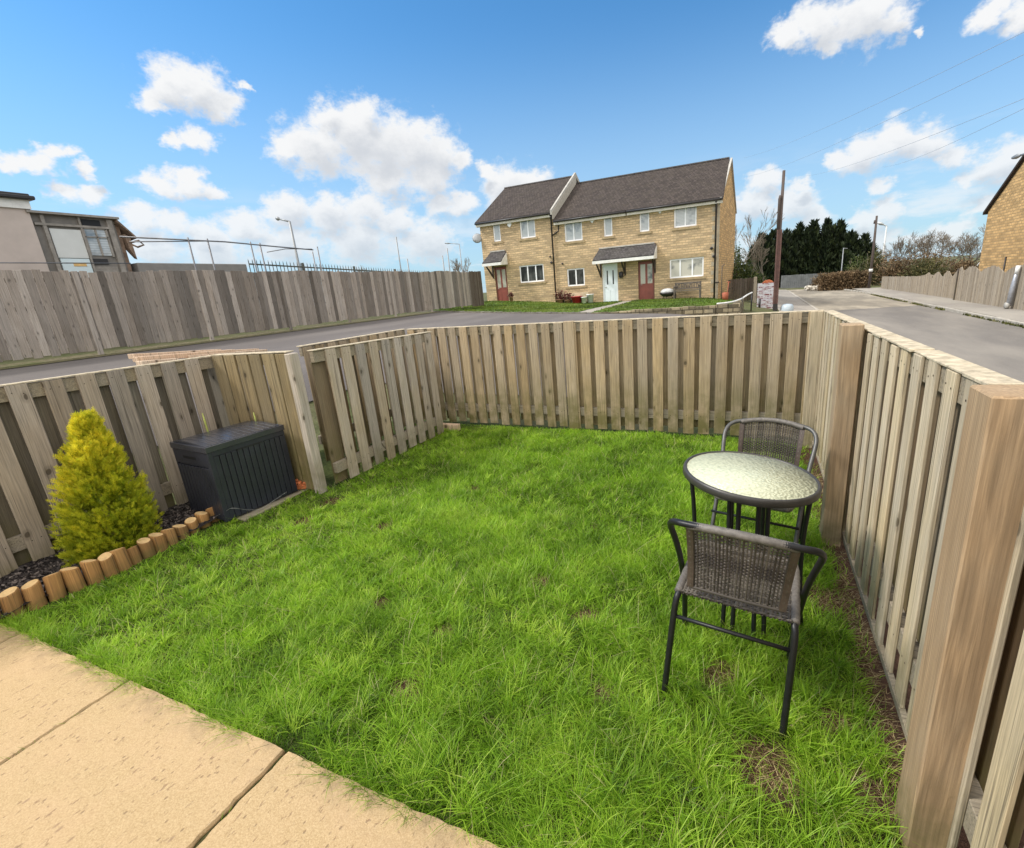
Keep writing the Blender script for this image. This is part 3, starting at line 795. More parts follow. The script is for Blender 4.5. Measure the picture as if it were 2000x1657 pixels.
ORD = ['first', 'second', 'third', 'fourth', 'fifth', 'sixth', 'seventh', 'eighth', 'ninth', 'tenth', 'eleventh', 'twelfth', 'thirteenth', 'fourteenth', 'fifteenth', 'sixteenth', 'seventeenth']
ly = [.85, .945, 1.04, 1.135, 1.23, 1.325, 1.41, 1.49, 1.565, 1.65, 1.735, 1.82, 1.91, 2.0, 2.10, 2.20]
lx = [-4.06, -4.05, -4.035, -4.02, -4.01, -4.0, -4.0, -4.0, -4.005, -4.01, -4.02, -4.03, -4.045, -4.06, -4.08, -4.10]
lh = [.125, .135, .13, .14, .13, .13, .115, .125, .09, .10, .10, .10, .08, .08, .09, .095]
for i, (x, y, h) in enumerate(zip(lx, ly, lh)):
    rr = random.uniform(.0435, .0475)
    if i == 8: rr = .036
    mb = MB(); n = 14; r = random.random()
    oval = [1 + random.uniform(-.06, .06) for _ in range(n)]
    prof = [(1.02, -.12), (1.0, .3 * h), (.99, h - .010), (.95, h - .003), (.86, h)]
    vs = []
    for (pr, z) in prof:
        for k in range(n):
            a = 6.2832 * k / n
            q = rr * pr * oval[k]
            vs.append((q * math.cos(a), q * math.sin(a), z + (.012 * math.cos(a + 1 + i) if z > .05 else 0)))
    fs = [(j * n + k, j * n + (k + 1) % n, (j + 1) * n + (k + 1) % n, (j + 1) * n + k) for j in range(len(prof) - 1) for k in range(n)]
    mb.add(vs, fs, r, True)
    o = mb.build('log_stake', M['log'], None, loc=(x, y, 0))
    o.rotation_euler = (random.uniform(-.05, .05), random.uniform(-.06, .06), random.uniform(0, 6))
    tag(o, f'{ORD[i]} log stake of the bed edging, counted from the patio end to the storage box', 'log', 'log stakes edging the mulch bed')
    cp = MB(); cp.add([(vs[-n + k][0], vs[-n + k][1], vs[-n + k][2]) for k in range(n)], [tuple(range(n))], r)
    cp.build('cut_face', M['log_end'], o)

# ------------------------------------------------------------------ golden conifer
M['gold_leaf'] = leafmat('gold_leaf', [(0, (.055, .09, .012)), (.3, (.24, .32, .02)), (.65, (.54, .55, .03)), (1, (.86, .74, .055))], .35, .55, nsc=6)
bush = empty('golden_conifer', (-4.34, 1.60, -.02), 0, 'golden green dwarf conifer in the mulch bed against the grey brown fence', 'shrub')
tk = MB(); tk.tube([(0, 0, 0), (.01, .02, .3), (.02, .05, .6), (.02, .09, .95)], [.022, .018, .012, .004], 8)
tk.build('trunk', plain('bark', (.14, .09, .06), .9), bush)
r_ = np.random.default_rng(23)
def sprays(P, Dv, S, Wv, r):
    """flat scale-leaf sprays: a midrib with side leaflets; P base points, Dv directions, S length"""
    n = len(P)
    rv = r.normal(size=(n, 3)); B = np.cross(Dv, rv); B /= np.linalg.norm(B, axis=1, keepdims=True) + 1e-9
    out = []
    # main blade
    def quad(p, d, l, w):
        s = np.cross(d, np.cross(B, Dv)); s = B
        q = np.stack([p - s * w * .4, p + d * l * .45 - s * w, p + d * l, p + d * l * .45 + s * w], 1); return q
    out.append(quad(P, Dv, S[:, None], (Wv * .5)[:, None]))
    for t, sgn in ((.18, 1), (.30, -1), (.45, 1), (.58, -1), (.7, 1)):
        d = Dv * .75 + B * sgn * .66; d /= np.linalg.norm(d, axis=1, keepdims=True)
        c = np.cross(Dv, B)
        p = P + Dv * (S * t)[:, None]
        l = (S * .5 * (1.15 - t))[:, None]; w = (Wv * .42)[:, None]
        s = np.cross(c, d)
        out.append(np.stack([p - s * w * .4, p + d * l * .5 - s * w, p + d * l, p + d * l * .5 + s * w], 1))
    return np.concatenate(out, 0), len(out)
PP, DD, SS, TT = [], [], [], []
def prof(h):            # radius of the crown at relative height h
    return .30 * (1 - h) ** .86 * (0.66 + .34 * min(1, (h + .03) / .2)) + .03
for k in range(760):
    h = r_.random() ** 1.3
    az_ = r_.uniform(0, 6.283)
    lump = 1 + .22 * (fbm(az_ * 1.3 + 3, h * 5 + 2) - .5) * 2
    Rr = prof(h) * lump
    top = np.array([.02 + .01 * h, .09 * h, h * 1.0])
    up = .6 + 1.3 * h + r_.normal(0, .15)
    dirv = np.array([math.cos(az_), math.sin(az_), up]); dirv /= np.linalg.norm(dirv)
    ln = Rr * r_.uniform(.9, 1.12) * math.hypot(1, up) ** .8
    m = 34
    ts = r_.uniform(.45, 1.0, m)
    base = top - np.array([0, 0, .45 * Rr])
    pts = base + dirv * (ts * ln)[:, None] + r_.normal(0, .018, (m, 3)) * (1.3 - ts)[:, None]
    dv = dirv + r_.normal(0, .42, (m, 3)) + np.array([0, 0, .55]); dv /= np.linalg.norm(dv, axis=1, keepdims=True)
    PP.append(pts); DD.append(dv); SS.append(r_.uniform(.03, .062, m))
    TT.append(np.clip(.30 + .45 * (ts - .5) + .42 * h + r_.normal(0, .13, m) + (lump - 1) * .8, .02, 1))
PP = np.concatenate(PP); DD = np.concatenate(DD); SS = np.concatenate(SS); TT = np.concatenate(TT)
k = PP[:, 2] > .03
PP, DD, SS, TT = PP[k], DD[k], SS[k], TT[k]
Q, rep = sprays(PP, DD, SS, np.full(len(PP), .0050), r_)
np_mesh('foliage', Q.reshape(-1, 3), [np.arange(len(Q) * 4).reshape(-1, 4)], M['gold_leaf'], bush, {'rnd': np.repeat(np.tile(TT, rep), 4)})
# ------------------------------------------------------------------ storage box
M['resin'] = plain('resin', (.024, .026, .037), .36, 0, .22, 5, .12, .5)
M['resin_lid'] = plain('resin_lid', (.037, .039, .049), .24, 0, .22, 5, .1, .7)
M['recess_shade'] = plain('recess_shade', (.008, .008, .009), .6, 0, .1, 5, .0)  # near-black, painted for the shade inside slots and openings
bx_ = empty('storage_box', (-4.135, 2.515, -.004), R(-5), 'charcoal plastic garden storage box with grooved sides and lid', 'storage box')
hx, hy, hz = .265, .325, .60
mb = MB()
mb.box(-hx + .012, hx - .012, -hy + .012, hy - .012, .0, hz, .5)          # inner shell
def panels(mb, x0, x1, k, put):
    w = (x1 - x0) / k
    for i in range(k): put(x0 + i * w + .0035, x0 + (i + 1) * w - .0035)
def front(a, c): mb.box(hx - .014, hx, a, c, .012, hz - .045, .5)
panels(mb, -hy + .035, hy - .005, 13, front)
mb.box(hx - .014, hx + .001, -hy, -hy + .038, .0, hz, .5)
mb.box(hx - .014, hx + .001, hy - .012, hy, .0, hz, .5)
mb.box(hx - .014, hx + .0015, -hy + .0381, hy - .0121, hz - .042, hz, .5)
def left(a, c): mb.box(a, c, -hy, -hy + .014, .012, hz - .14, .5)
panels(mb, -hx + .02, hx - .02, 10, left)
mb.box(-hx, hx - .0145, -hy - .001, -hy + .013, hz - .125, hz, .5)
mb.box(hx - .034, hx - .0145, -hy - .001, -hy + .013, .0, hz - .1255, .5)
mb.box(-hx, -hx + .018, -hy - .001, -hy + .013, .0, hz - .1255, .5)
mb.box(-hx, -hx + .014, -hy + .0135, hy, .0, hz, .5)
mb.box(-hx + .0145, hx - .0145, hy - .014, hy, .0, hz, .5)
mb.build('body', M['resin'], bx_, bevel=.002)
mb = MB(); mb.box(-.12, .07, -hy - .0028, -hy + .002, hz - .075, hz - .052, .5)  # flat dark strip, no recess cut; the slot's shade is its colour
mb.build('carry_slot', M['recess_shade'], bx_)
mb = MB(); mb.box(hx - .004, hx + .0035, -.10, .11, hz - .05, hz - .036, .5)  # same here: dark strip for the shaded finger recess
mb.build('finger_slot', M['recess_shade'], bx_)
mb = MB()
e = .008
mb.box(-hx - e, hx + e, -hy - e, hy + e, hz + .0005, hz + .048, .5)
k = 12
for i in range(k):                                  # planks of the slightly domed lid
    a = -hy + .012 + (2 * hy - .024) * i / k; c = a + (2 * hy - .024) / k - .005
    m = 8
    top = []
    for q in range(m + 1):
        x = -hx + .004 + (2 * hx - .02) * q / m
        top.append((x, hz + .052 + .022 * math.sin(math.pi * min(1, (q / m) * 1.02)) * (1 - .5 * q / m)))
    poly = [(x, a, z) for x, z in top] + [(top[-1][0], a, hz + .047), (top[0][0], a, hz + .047)]
    mb.prism(poly, (0, c - a, 0), .5)
mb.build('lid', M['resin_lid'], bx_, bevel=.002)
mb = MB(); mb.box(-4.43, -3.81, 2.26, 2.90, -.05, -.012)
tag(mb.build('paving_slab', plain('pale_concrete', (.27, .235, .165), .9, 0, .2, 8, .4), bevel=.006), 'pale concrete slab under the charcoal storage box', 'slab')

# ------------------------------------------------------------------ bistro table
M['black_metal'] = plain('black_metal', (.011, .011, .012), .42, .0, .3, 30, .12, .4)
M['grey_metal'] = plain('grey_metal', (.085, .083, .078), .42, .2, .25, 30, .12, .6)
def tableglass():
    m, nt, out = newmat('pebbled_glass'); b = NB(nt)
    co = b.obj()
    vo = b.n('ShaderNodeTexVoronoi', {'Vector': co, 'Scale': 78.0}, feature='SMOOTH_F1')
    h = vo.outputs['Distance']
    col = b.mix(b.maprange(h, .25, .75), (.585, .595, .425), (.42, .44, .31))
    b.bsdf(out, col, .3, 0, b.bump(h, .8, .006), .5)
    return m
M['pebbled_glass'] = tableglass()
tb = empty('bistro_table', (.009, 2.321, -.05), 0, 'round bistro table with pebbled pale glass top and dark rim', 'table')
Mt = Matrix.Translation((0, 0, .77)) @ Matrix.Rotation(.098, 4, 'Y') @ Matrix.Rotation(-.023, 4, 'X')
Rt = .303
mb = MB(); mb.lathe([(.0, -.004), (Rt - .012, -.004), (Rt - .012, .0), (.0, .0005)], 64, Mt, .5)
mb.build('glass_top', M['pebbled_glass'], tb)
mb = MB(); mb.lathe([(Rt - .014, -.03), (Rt - .014, .0015), (Rt - .008, .006), (Rt - .001, .004), (Rt + .003, -.004), (Rt + .003, -.028), (Rt - .004, -.033), (Rt - .014, -.03)], 64, Mt, .5)
mb.build('rim', plain('rim_metal', (.055, .05, .045), .42, .2, .2, 20, .05), tb)
mb = MB(); mb.lathe([(.0, -.0072), (Rt - .03, -.0072), (Rt - .03, -.0052), (0, -.0052)], 48, Mt, .5)
mb.build('underside', plain('underside', (.30, .31, .25), .6), tb)
def leg(p0, p1, p2, r=.0105):
    mb = MB()
    P0, P1, P2 = Vector(p0), Vector(p1), Vector(p2)
    mb.tube([P0 * (1 - t) ** 2 + P1 * 2 * t * (1 - t) + P2 * t * t for t in [i / 10 for i in range(11)]], r, 8)
    mb.build('leg', M['black_metal'], tb)
for ang in (187, 353):
    c, s = math.cos(R(ang)), math.sin(R(ang))
    zt = .77 - .098 * c * .27 - .012
    leg((c * .272, s * .272, zt), (c * .22, s * .22, .4), (c * .27, s * .27, .0))
for ang in (247, 259, 283, 295):
    c, s = math.cos(R(ang)), math.sin(R(ang))
    zt = .77 - .098 * c * .2 - .012
    leg((c * .2, s * .2, zt), (c * .19, s * .19, .4), (c * .23, s * .23, .0))
for ang in (70, 110):
    c, s = math.cos(R(ang)), math.sin(R(ang))
    leg((c * .25, s * .25, .74), (c * .2, s * .2, .4), (c * .25, s * .25, .0))
mb = MB()
mb.tube([(.215 * math.cos(R(a)), .215 * math.sin(R(a)), .30) for a in range(0, 361, 12)], .006, 6)
mb.build('brace_ring', M['black_metal'], tb)
mb = MB(); pts = [(-.055, -.03), (.06, -.045), (.05, .05), (-.045, .04)]
mb.prism([(x, y, .0 + .008 * math.sin(x * 60)) for x, y in pts], (0, 0, .004))
o = mb.build('paper_scrap', plain('paper', (.78, .74, .76), .7, 0, .08), None, loc=(-.02, 2.66, .05))
o.rotation_euler = (R(14), R(-6), .3); tag(o, 'white scrap of paper lying in the grass under the bistro table', 'paper')

# ------------------------------------------------------------------ rattan chairs
M['rattan'] = leafmat('rattan', [(0, (.035, .028, .025)), (.5, (.085, .072, .063)), (1, (.19, .165, .14))], .0, .5)
M['rattan_dark'] = plain('rattan_dark', (.075, .052, .04), .5, 0, .3, 40, .2)
def smooth_path(pts, n=6):
    P = [Vector(p) for p in pts]; out = []
    for i in range(len(P) - 1):
        p0, p1, p2, p3 = P[max(i - 1, 0)], P[i], P[i + 1], P[min(i + 2, len(P) - 1)]
        for k in range(n):
            t = k / n
            out.append(.5 * ((2 * p1) + (p2 - p0) * t + (2 * p0 - 5 * p1 + 4 * p2 - p3) * t * t + (3 * p1 - p0 - 3 * p2 + p3) * t ** 3))
    out.append(P[-1]); return out
def make_chair(label, hoopmat):
    ch = empty('rattan_chair', (0, 0, 0), 0, label, 'chair', None)
    h = [(.232, .43, -.03), (.232, .37, .18), (.233, .28, .36), (.237, .21, .49), (.245, .15, .59), (.253, .105, .66), (.2565, .066, .712), (.247, .034, .744), (.225, .008, .763), (.19, -.012, .773)]
    full = h + [(.10, -.031, .784), (0, -.040, .790), (-.10, -.031, .784)] + [(-x, y, z) for x, y, z in reversed(h)]
    mb = MB(); mb.tube(smooth_path(full), .0125, 10); mb.build('hoop_frame', hoopmat, ch)
    for s in (-1, 1):
        mb = MB(); mb.tube(smooth_path([(s * .222, -.01, -.03), (s * .217, .012, .2), (s * .212, .035, .38), (s * .206, .06, .425), (s * .2, .12, .437)]), .0125, 10)
        mb.build('rear_leg', M['black_metal'], ch)
    mb = MB(); mb.tube([(-.214, .028, .335), (.214, .028, .335)], .008, 8); mb.build('stretcher', M['black_metal'], ch)
    mb = MB(); mb.tube([(-.242, .36, .29), (.242, .36, .29)], .008, 8); mb.build('stretcher', M['black_metal'], ch)
    # wrapped band on the top rail
    path = smooth_path([(-.178, -.010, .7695), (-.10, -.031, .784), (0, -.040, .790), (.10, -.031, .784), (.178, -.010, .7695)], 26)
    mb = MB(); mb.tube(path, [.0150 + (.0012 if i % 2 else -.0006) for i in range(len(path))], 10, .55)
    mb.build('wrapped_rail', M['rattan_wrap'], ch)
    # woven back: upright strands and thin cross weave, a darker banded row half way down
    def bp(u, v):     # u -1..1 across, v 0 (top) .. 1 (bottom at seat)
        w = .178 - .012 * v
        x = u * w
        bow = -.040 + .030 * u * u * (1 - .6 * v)
        y = bow + .095 * v + .03 * math.sin(v * math.pi) * .35 - .02 * v * v
        z = .779 - .018 * u * u - .295 * v - .02 * (1 - u * u) * v * 0 + .012 * abs(u) ** 2 * v
        return Vector((x, y, z))
    mb = MB(); nv = 27
    for i in range(nv):
        u = -1 + 2 * (i + .5) / nv
        n = 22
        rad = (.0042 if i % 3 else .0030) if i not in (0, nv - 1) else .007
        mb.tube([bp(u, t / n) + Vector((0, .0016 * (-1) ** (t + i), 0)) for t in range(n + 1)], rad, 5, random.uniform(.15, .75), False)
    for j in range(38):
        v = .03 + .94 * j / 37
        dark = .40 < v < .60
        mb.tube([bp(-.98 + 1.96 * t / 30, v) + Vector((0, (.0034 if dark else .0026) * (-1) ** (t + j), 0)) for t in range(31)], .0032 if dark else .0021, 4, random.uniform(0, .15) if dark else random.uniform(.3, 1), False)
    mb.tube([bp(-1 + 2 * t / 24, 1.0) for t in range(25)], .008, 6, .4, True)
    mb.build('woven_back', M['rattan'], ch)
    for s in (-1, 1):
        mb = MB(); ed = []
        n = 14
        for t in range(n):
            v0, v1 = t / n, (t + 1) / n
            a0, a1, b0, b1 = bp(s * .90, v0), bp(s * .90, v1), bp(s * 1.04, v0), bp(s * 1.04, v1)
            d = Vector((0, -.007, 0))
            mb.hexa([a0 + d, b0 + d, a0 - d, b0 - d, a1 + d, b1 + d, a1 - d, b1 - d], .5)
        mb.build('back_edge', M['rattan_dark'], ch)
    # seat: sagging woven pad with a rolled rim
    mb = MB(); nx, ny = 26, 26
    def sp_(u, v):
        w = .195 - .004 * v
        return Vector((u * w, .045 + .40 * v, .44 - .018 * (1 - u * u) * math.sin(math.pi * min(1, max(0, v)))))
    for i in range(nx):
        u = -1 + 2 * (i + .5) / nx
        mb.tube([sp_(u, t / 16) + Vector((0, 0, .0018 * (-1) ** (t + i))) for t in range(17)], .0062, 5, random.uniform(.3, .9), False)
    for j in range(ny):
        v = (j + .5) / ny
        mb.tube([sp_(-1 + 2 * t / 16, v) + Vector((0, 0, .0022 * (-1) ** (t + j))) for t in range(17)], .0055, 5, random.uniform(.3, 1), False)
    mb.build('woven_seat', M['rattan'], ch)
    mb = MB()
    rim = smooth_path([(-.206, .055, .437), (-.204, .25, .437), (-.196, .43, .437), (-.15, .455, .437), (0, .46, .437), (.15, .455, .437), (.196, .43, .437), (.204, .25, .437), (.206, .055, .437)], 8)
    mb.tube(rim, [.0165 + .0008 * (-1) ** i for i in range(len(rim))], 8, .6)
    mb.build('seat_rim', M['rattan_wrap'], ch)
    return ch
M['rattan_wrap'] = plain('rattan_wrap', (.135, .12, .105), .5, 0, .35, 60, .3)
c1 = make_chair('near rattan chair with its back to the patio and its rear legs in bare soil', M['black_metal'])
c1.location = (-.055, 1.612, .006); c1.rotation_euler = (0, .058, R(-4.7))
c2 = copy_tree(c1)
c2['label'] = 'far rattan chair behind the bistro table, its curved grey hoop toward the rear fence'
c2.location = (.115, 3.14, -.045); c2.rotation_euler = (0, -.01, R(168))
for ch in c2.children:
    if ch.name.startswith('hoop_frame'):
        ch.data = ch.data.copy(); ch.data.materials[0] = M['grey_metal']
for c in (c1, c2): c['group'] = 'rattan chairs at the bistro table'

# ------------------------------------------------------------------ small things in the yard
mb = MB(); mb.box(-3.70, -3.405, 4.86, 4.93, -.03, .055, .4)
tag(mb.build('wood_offcut', M['pale_timber'], bevel=.004), 'orange brown timber offcut lying in the gap beside the grey gappy panel', 'timber')
mb = MB()
Mx = Matrix.Translation((-3.855, 2.875, .045)) @ Matrix.Rotation(.5, 4, 'Z') @ Matrix.Rotation(.25, 4, 'X')
for i in range(3):
    for j in range(2):
        mb.box(-.055 + .04 * i, -.023 + .04 * i, -.035 + .04 * j, -.002 + .04 * j, -.04, .03 + .01 * ((i + j) % 2), random.random(), Mx)
mb.box(-.055, .058, -.036, .037, -.042, .005, .2, Mx)
tag(mb.build('broken_brick', plain('terracotta', (.50, .15, .055), .9, 0, .4, 30, .6), bevel=.006), 'broken orange brick between the storage box and the fence post', 'brick')
for (x, y, h, lab) in ((-4.60, 2.62, .78, 'yellow green shoot poking up behind the storage box by the grey brown fence'), (-4.22, 2.84, .74, 'pale bud tipped shoot behind the storage box by the olive boards')):
    mb = MB(); mb.tube([(x, y, 0), (x + .005, y, .4), (x - .008, y + .004, h - .08), (x - .004, y, h)], [.007, .007, .009, .004], 6, .9)
    tag(mb.build('plant_shoot', plain('shoot', (.42, .46, .12), .5)), lab, 'plant')
# bow-ended wire lying from the bed to the box
mb = MB(); mb.tube(smooth_path([(-4.03, 2.16, .03), (-3.90, 2.19, .09), (-3.82, 2.20, .12), (-3.79, 2.30, .06), (-3.76, 2.38, .035), (-3.74, 2.5, .06), (-3.72, 2.62, .09)]), .0014, 4)
tag(mb.build('wire', plain('wire_grey', (.4, .4, .38), .4, .6)), 'bent grey wire in the grass in front of the storage box', 'wire')
# ------------------------------------------------------------------ street surfaces
M['asphalt'] = asphalt('asphalt', (.135, .12, .113), (.21, .19, .175))
M['road'] = asphalt('road', (.175, .158, .14), (.29, .26, .22), 1.0, .3)
M['old_road'] = asphalt('old_road', (.24, .21, .165), (.44, .38, .29), 1.0, .5)
M['pave'] = asphalt('pave', (.30, .27, .235), (.42, .385, .32), 1.4, .3)
M['verge'] = earth('verge', (.07, .062, .035), (.20, .175, .105), (.10, .115, .04), 9)
M['house_grass'] = earth('house_grass', (.05, .105, .015), (.10, .19, .025), (.125, .145, .05), 3.2)
def grid(a, c, st): return np.linspace(a, c, max(2, int(round((c - a) / st)) + 1))
def not_yard(x, y): return ~((x > -6.0) & (x < .95) & (y < 6.4))
sheet('driveway', M['asphalt'], grid(-13.1, .95, .25), grid(-6, 27, .3), ground_z, .022, lambda x, y: not_yard(x, y) & ((y < 17.4) | (x < -9.0)))
seam = lambda x: 23.5 + .5 * np.asarray(x) + .5 * fbm(np.asarray(x) * 1.3, np.asarray(x) * 0)
sheet('road', M['road'], grid(.95, 6.9, .175), grid(-6, 30, .15), ground_z, .022, lambda x, y: y < seam(x))
sheet('road', M['old_road'], grid(.95, 6.9, .175), grid(22.5, 52.05, .15), ground_z, .022, lambda x, y: y >= seam(x))
sheet('pavement', M['pave'], grid(.95, 2.6, .2), grid(18.5, 52, .5), ground_z, .05)
sheet('verge', M['verge'], grid(-13.6, -12.72, .22), grid(-4, 22.6, .3), ground_z, .034)
pz = lambda x, y: ground_z(x, y) + .13
sheet('pavement', M['pave'], grid(6.98, 9.2, .2), grid(6, 46, .5), pz, 0)
kb = MB()
for k in range(44):
    y0 = 6 + k * .915; y1 = y0 + .90
    xo = .0 if y0 < 38 else -.02 * (y0 - 38) ** 1.5
    z = float(ground_z(6.95, y0))
    kb.box(6.86 + xo, 6.985 + xo, y0, y1, z - .1, z + .128 + random.uniform(-.006, .006))
M['kerbstone'] = plain('kerbstone', (.36, .33, .28), .9, 0, .3, 6, .4)
tag(kb.build('kerb', M['kerbstone'], bevel=.012), kind='structure')
kb = MB()
for k in range(30):
    y0 = 19 + k * 1.0; z = float(ground_z(2.6, y0))
    kb.box(2.56, 2.68, y0, y0 + .985, z - .1, z + .075)
tag(kb.build('kerb', M['kerbstone'], bevel=.01), kind='structure')
# weeds along the far kerb
r_ = np.random.default_rng(41); n = 2600
y = r_.uniform(6, 38, n); y = y[r_.random(n) < ss((fbm(y * .9, y * 0) - .3) * 3)]; n = len(y)
x = 6.83 + r_.normal(0, .035, n); z = ground_z(x, y) + .02; a = r_.uniform(0, 6.28, n); hh = r_.uniform(.03, .10, n)
v = np.stack([np.stack([x - .03 * np.cos(a), y - .03 * np.sin(a), z], 1), np.stack([x + .03 * np.cos(a), y + .03 * np.sin(a), z], 1), np.stack([x + r_.normal(0, .03, n), y + r_.normal(0, .03, n), z + hh], 1)], 1)
M['weed'] = leafmat('weed', [(0, (.05, .055, .015)), (.6, (.12, .13, .03)), (1, (.24, .20, .08))], .3, .6)
tag(np_mesh('kerb_weeds', v.reshape(-1, 3), [np.arange(3 * n).reshape(-1, 3)], M['weed'], None, {'rnd': np.repeat(r_.random(n), 3)}), kind='stuff')

# ------------------------------------------------------------------ the lawn in front of the houses, its wall and path
def front_edge(x):      # curved front edge of the house lawn
    return np.where(x > -5.6, 17.12, 16.9 + .11 * np.clip(-5.6 - x, 0, 20) ** 1.55 * .55)
def hl_mask(x, y): return (y > front_edge(x)) & (x < -.75) & ~((np.abs(x - (-6.47 + (26.9 - y) * .073)) < .30))
sheet('house_lawn', M['house_grass'], grid(-15.4, -.7, .1), grid(16.4, 27.05, .1), ground_z, .055, hl_mask)
sheet('path', M['pave'], grid(-7.0, -5.3, .1), grid(17.1, 27.0, .1), ground_z, .045, lambda x, y: np.abs(x - (-6.47 + (26.9 - y) * .073)) < .33)
n = 26000
x = r_.uniform(-15.3, -.8, n); y = r_.uniform(16.6, 26.9, n); k = hl_mask(x, y); x, y = x[k], y[k]; n = len(x)
z = ground_z(x, y) + .05; a = r_.uniform(0, 6.28, n); hh = r_.uniform(.025, .075, n); w = .02
v = np.stack([np.stack([x - w * np.cos(a), y - w * np.sin(a), z], 1), np.stack([x + w * np.cos(a), y + w * np.sin(a), z], 1), np.stack([x + r_.normal(0, .03, n), y + r_.normal(0, .03, n), z + hh], 1)], 1)
tone = np.clip(.45 + (fbm(x * .7, y * .7) - .5) * 1.3 + r_.normal(0, .12, n), 0, .9)
M['dull_grass'] = leafmat('dull_grass', [(0, (.05, .075, .012)), (.5, (.13, .19, .022)), (1, (.27, .28, .07))], .35, .5, nsc=.8)
tag(np_mesh('house_lawn_grass', v.reshape(-1, 3), [np.arange(3 * n).reshape(-1, 3)], M['dull_grass'], None, {'rnd': np.repeat(tone, 3)}), kind='stuff')
eb = MB()
xs = np.linspace(-14.6, -5.6, 40)
for i in range(len(xs) - 1):
    x0, x1 = xs[i], xs[i + 1]; y0, y1 = float(front_edge(np.array(x0))), float(front_edge(np.array(x1)))
    z = float(ground_z((x0 + x1) / 2, (y0 + y1) / 2))
    p = [(x0, y0 - .1, z - .05), (x1 - .01, y1 - .1, z - .05), (x0, y0 + .04, z - .05), (x1 - .01, y1 + .04, z - .05)]
    eb.hexa(p + [(q[0], q[1], q[2] + .125 + random.uniform(-.01, .01)) for q in p])
tag(eb.build('lawn_kerb', plain('old_kerb', (.17, .155, .13), .95, 0, .4, 4, .5)), kind='structure')
M['rubble_stone'] = stonewall('rubble_stone', (.23, .195, .13), (.10, .085, .06), .3, .14, .55, 1.2, (.12, .11, .05))
def rough_wall(mb, x0, x1, y0, y1, z0, zt):
    """a wall with an uneven coping: stones of irregular width"""
    along_x = (x1 - x0) > (y1 - y0)
    L = (x1 - x0) if along_x else (y1 - y0); s = 0
    while s < L - .02:
        w = min(random.uniform(.22, .5), L - s)
        f = (s + w / 2) / L; zz = zt(f) + random.uniform(-.03, .02); d = random.uniform(-.015, .015)
        if along_x: mb.box(x0 + s, x0 + s + w - .006, y0 + d, y1, z0, zz)
        else: mb.box(x0 + d, x1, y0 + s, y0 + s + w - .006, z0, zz)
        s += w
sw = empty('retaining_wall', (0, 0, 0), 0, 'low rough stone retaining wall holding up the house lawn', 'wall')
mb = MB(); rough_wall(mb, -5.45, -.45, 16.86, 17.1, -.4, lambda f: .64 + .05 * f)
rough_wall(mb, -.7, -.45, 17.11, 22.4, -.4, lambda f: .68 - .12 * f)
mb.build('stonework', M['rubble_stone'], sw, bevel=.015)
mb = MB(); mb.tube(smooth_path([(-1.15, 17.0, .70), (-.74, 17.6, .70), (-.48, 19.0, .72), (-.3, 20.5, .78), (-.15, 22.0, .80)]), .028, 8)
hr = empty('handrail', (0, 0, 0), 0, 'white curved handrail rising along the stone wall beside the gable', 'handrail')
M['white_paint'] = plain('white_paint', (.74, .73, .70), .5, 0, .12, 6, .15)
mb.build('rail', M['white_paint'], hr)
for (x, y) in ((-.46, 19.1), (-.16, 21.95)):
    mb = MB(); mb.tube([(x, y, .0), (x, y, .76)], .025, 8); mb.build('post', M['black_metal'], hr)

# ------------------------------------------------------------------ houses
M['buff'] = stonewall('buff_stone', (.56, .42, .26), (.46, .35, .22), .30, .118, .2, 1.0)
M['buff2'] = stonewall('buff_stone_gable', (.57, .375, .175), (.42, .29, .15), .30, .118, .24, 1.1)
M['tiles'] = rooftile('brown_tiles', (.058, .046, .041))
M['tiles2'] = rooftile('canopy_tiles', (.075, .068, .068))
M['upvc'] = plain('upvc', (.82, .83, .85), .35, 0, .05, 3, .02)
M['fascia'] = plain('fascia', (.62, .58, .50), .6, 0, .1, 3, .1)
M['gutter'] = plain('gutter', (.022, .018, .017), .45, 0, .2, 4, .05)
M['coping'] = plain('coping', (.42, .40, .36), .9, 0, .25, 4, .4)
M['sill'] = plain('sill', (.36, .27, .155), .9, 0, .25, 6, .3)
M['red_door'] = plain('red_door', (.235, .065, .048), .4, 0, .15, 4, .05)
M['brown_frame'] = plain('brown_frame', (.16, .06, .04), .5, 0, .2, 6, .1)
M['blue_door'] = plain('blue_door', (.74, .80, .84), .35, 0, .05, 3, .02)
M['glass_blind'] = glass('glass_blind', (.16, .19, .22), (.50, .52, .53), 15.0, True, .9)
M['glass_net'] = glass('glass_net', (.10, .11, .11), (.52, .50, .42), 17.0, False, .9)
M['glass_dark'] = glass('glass_dark', (.025, .028, .028), (.11, .115, .11), 8.0, False, .4)
FY = 27.0
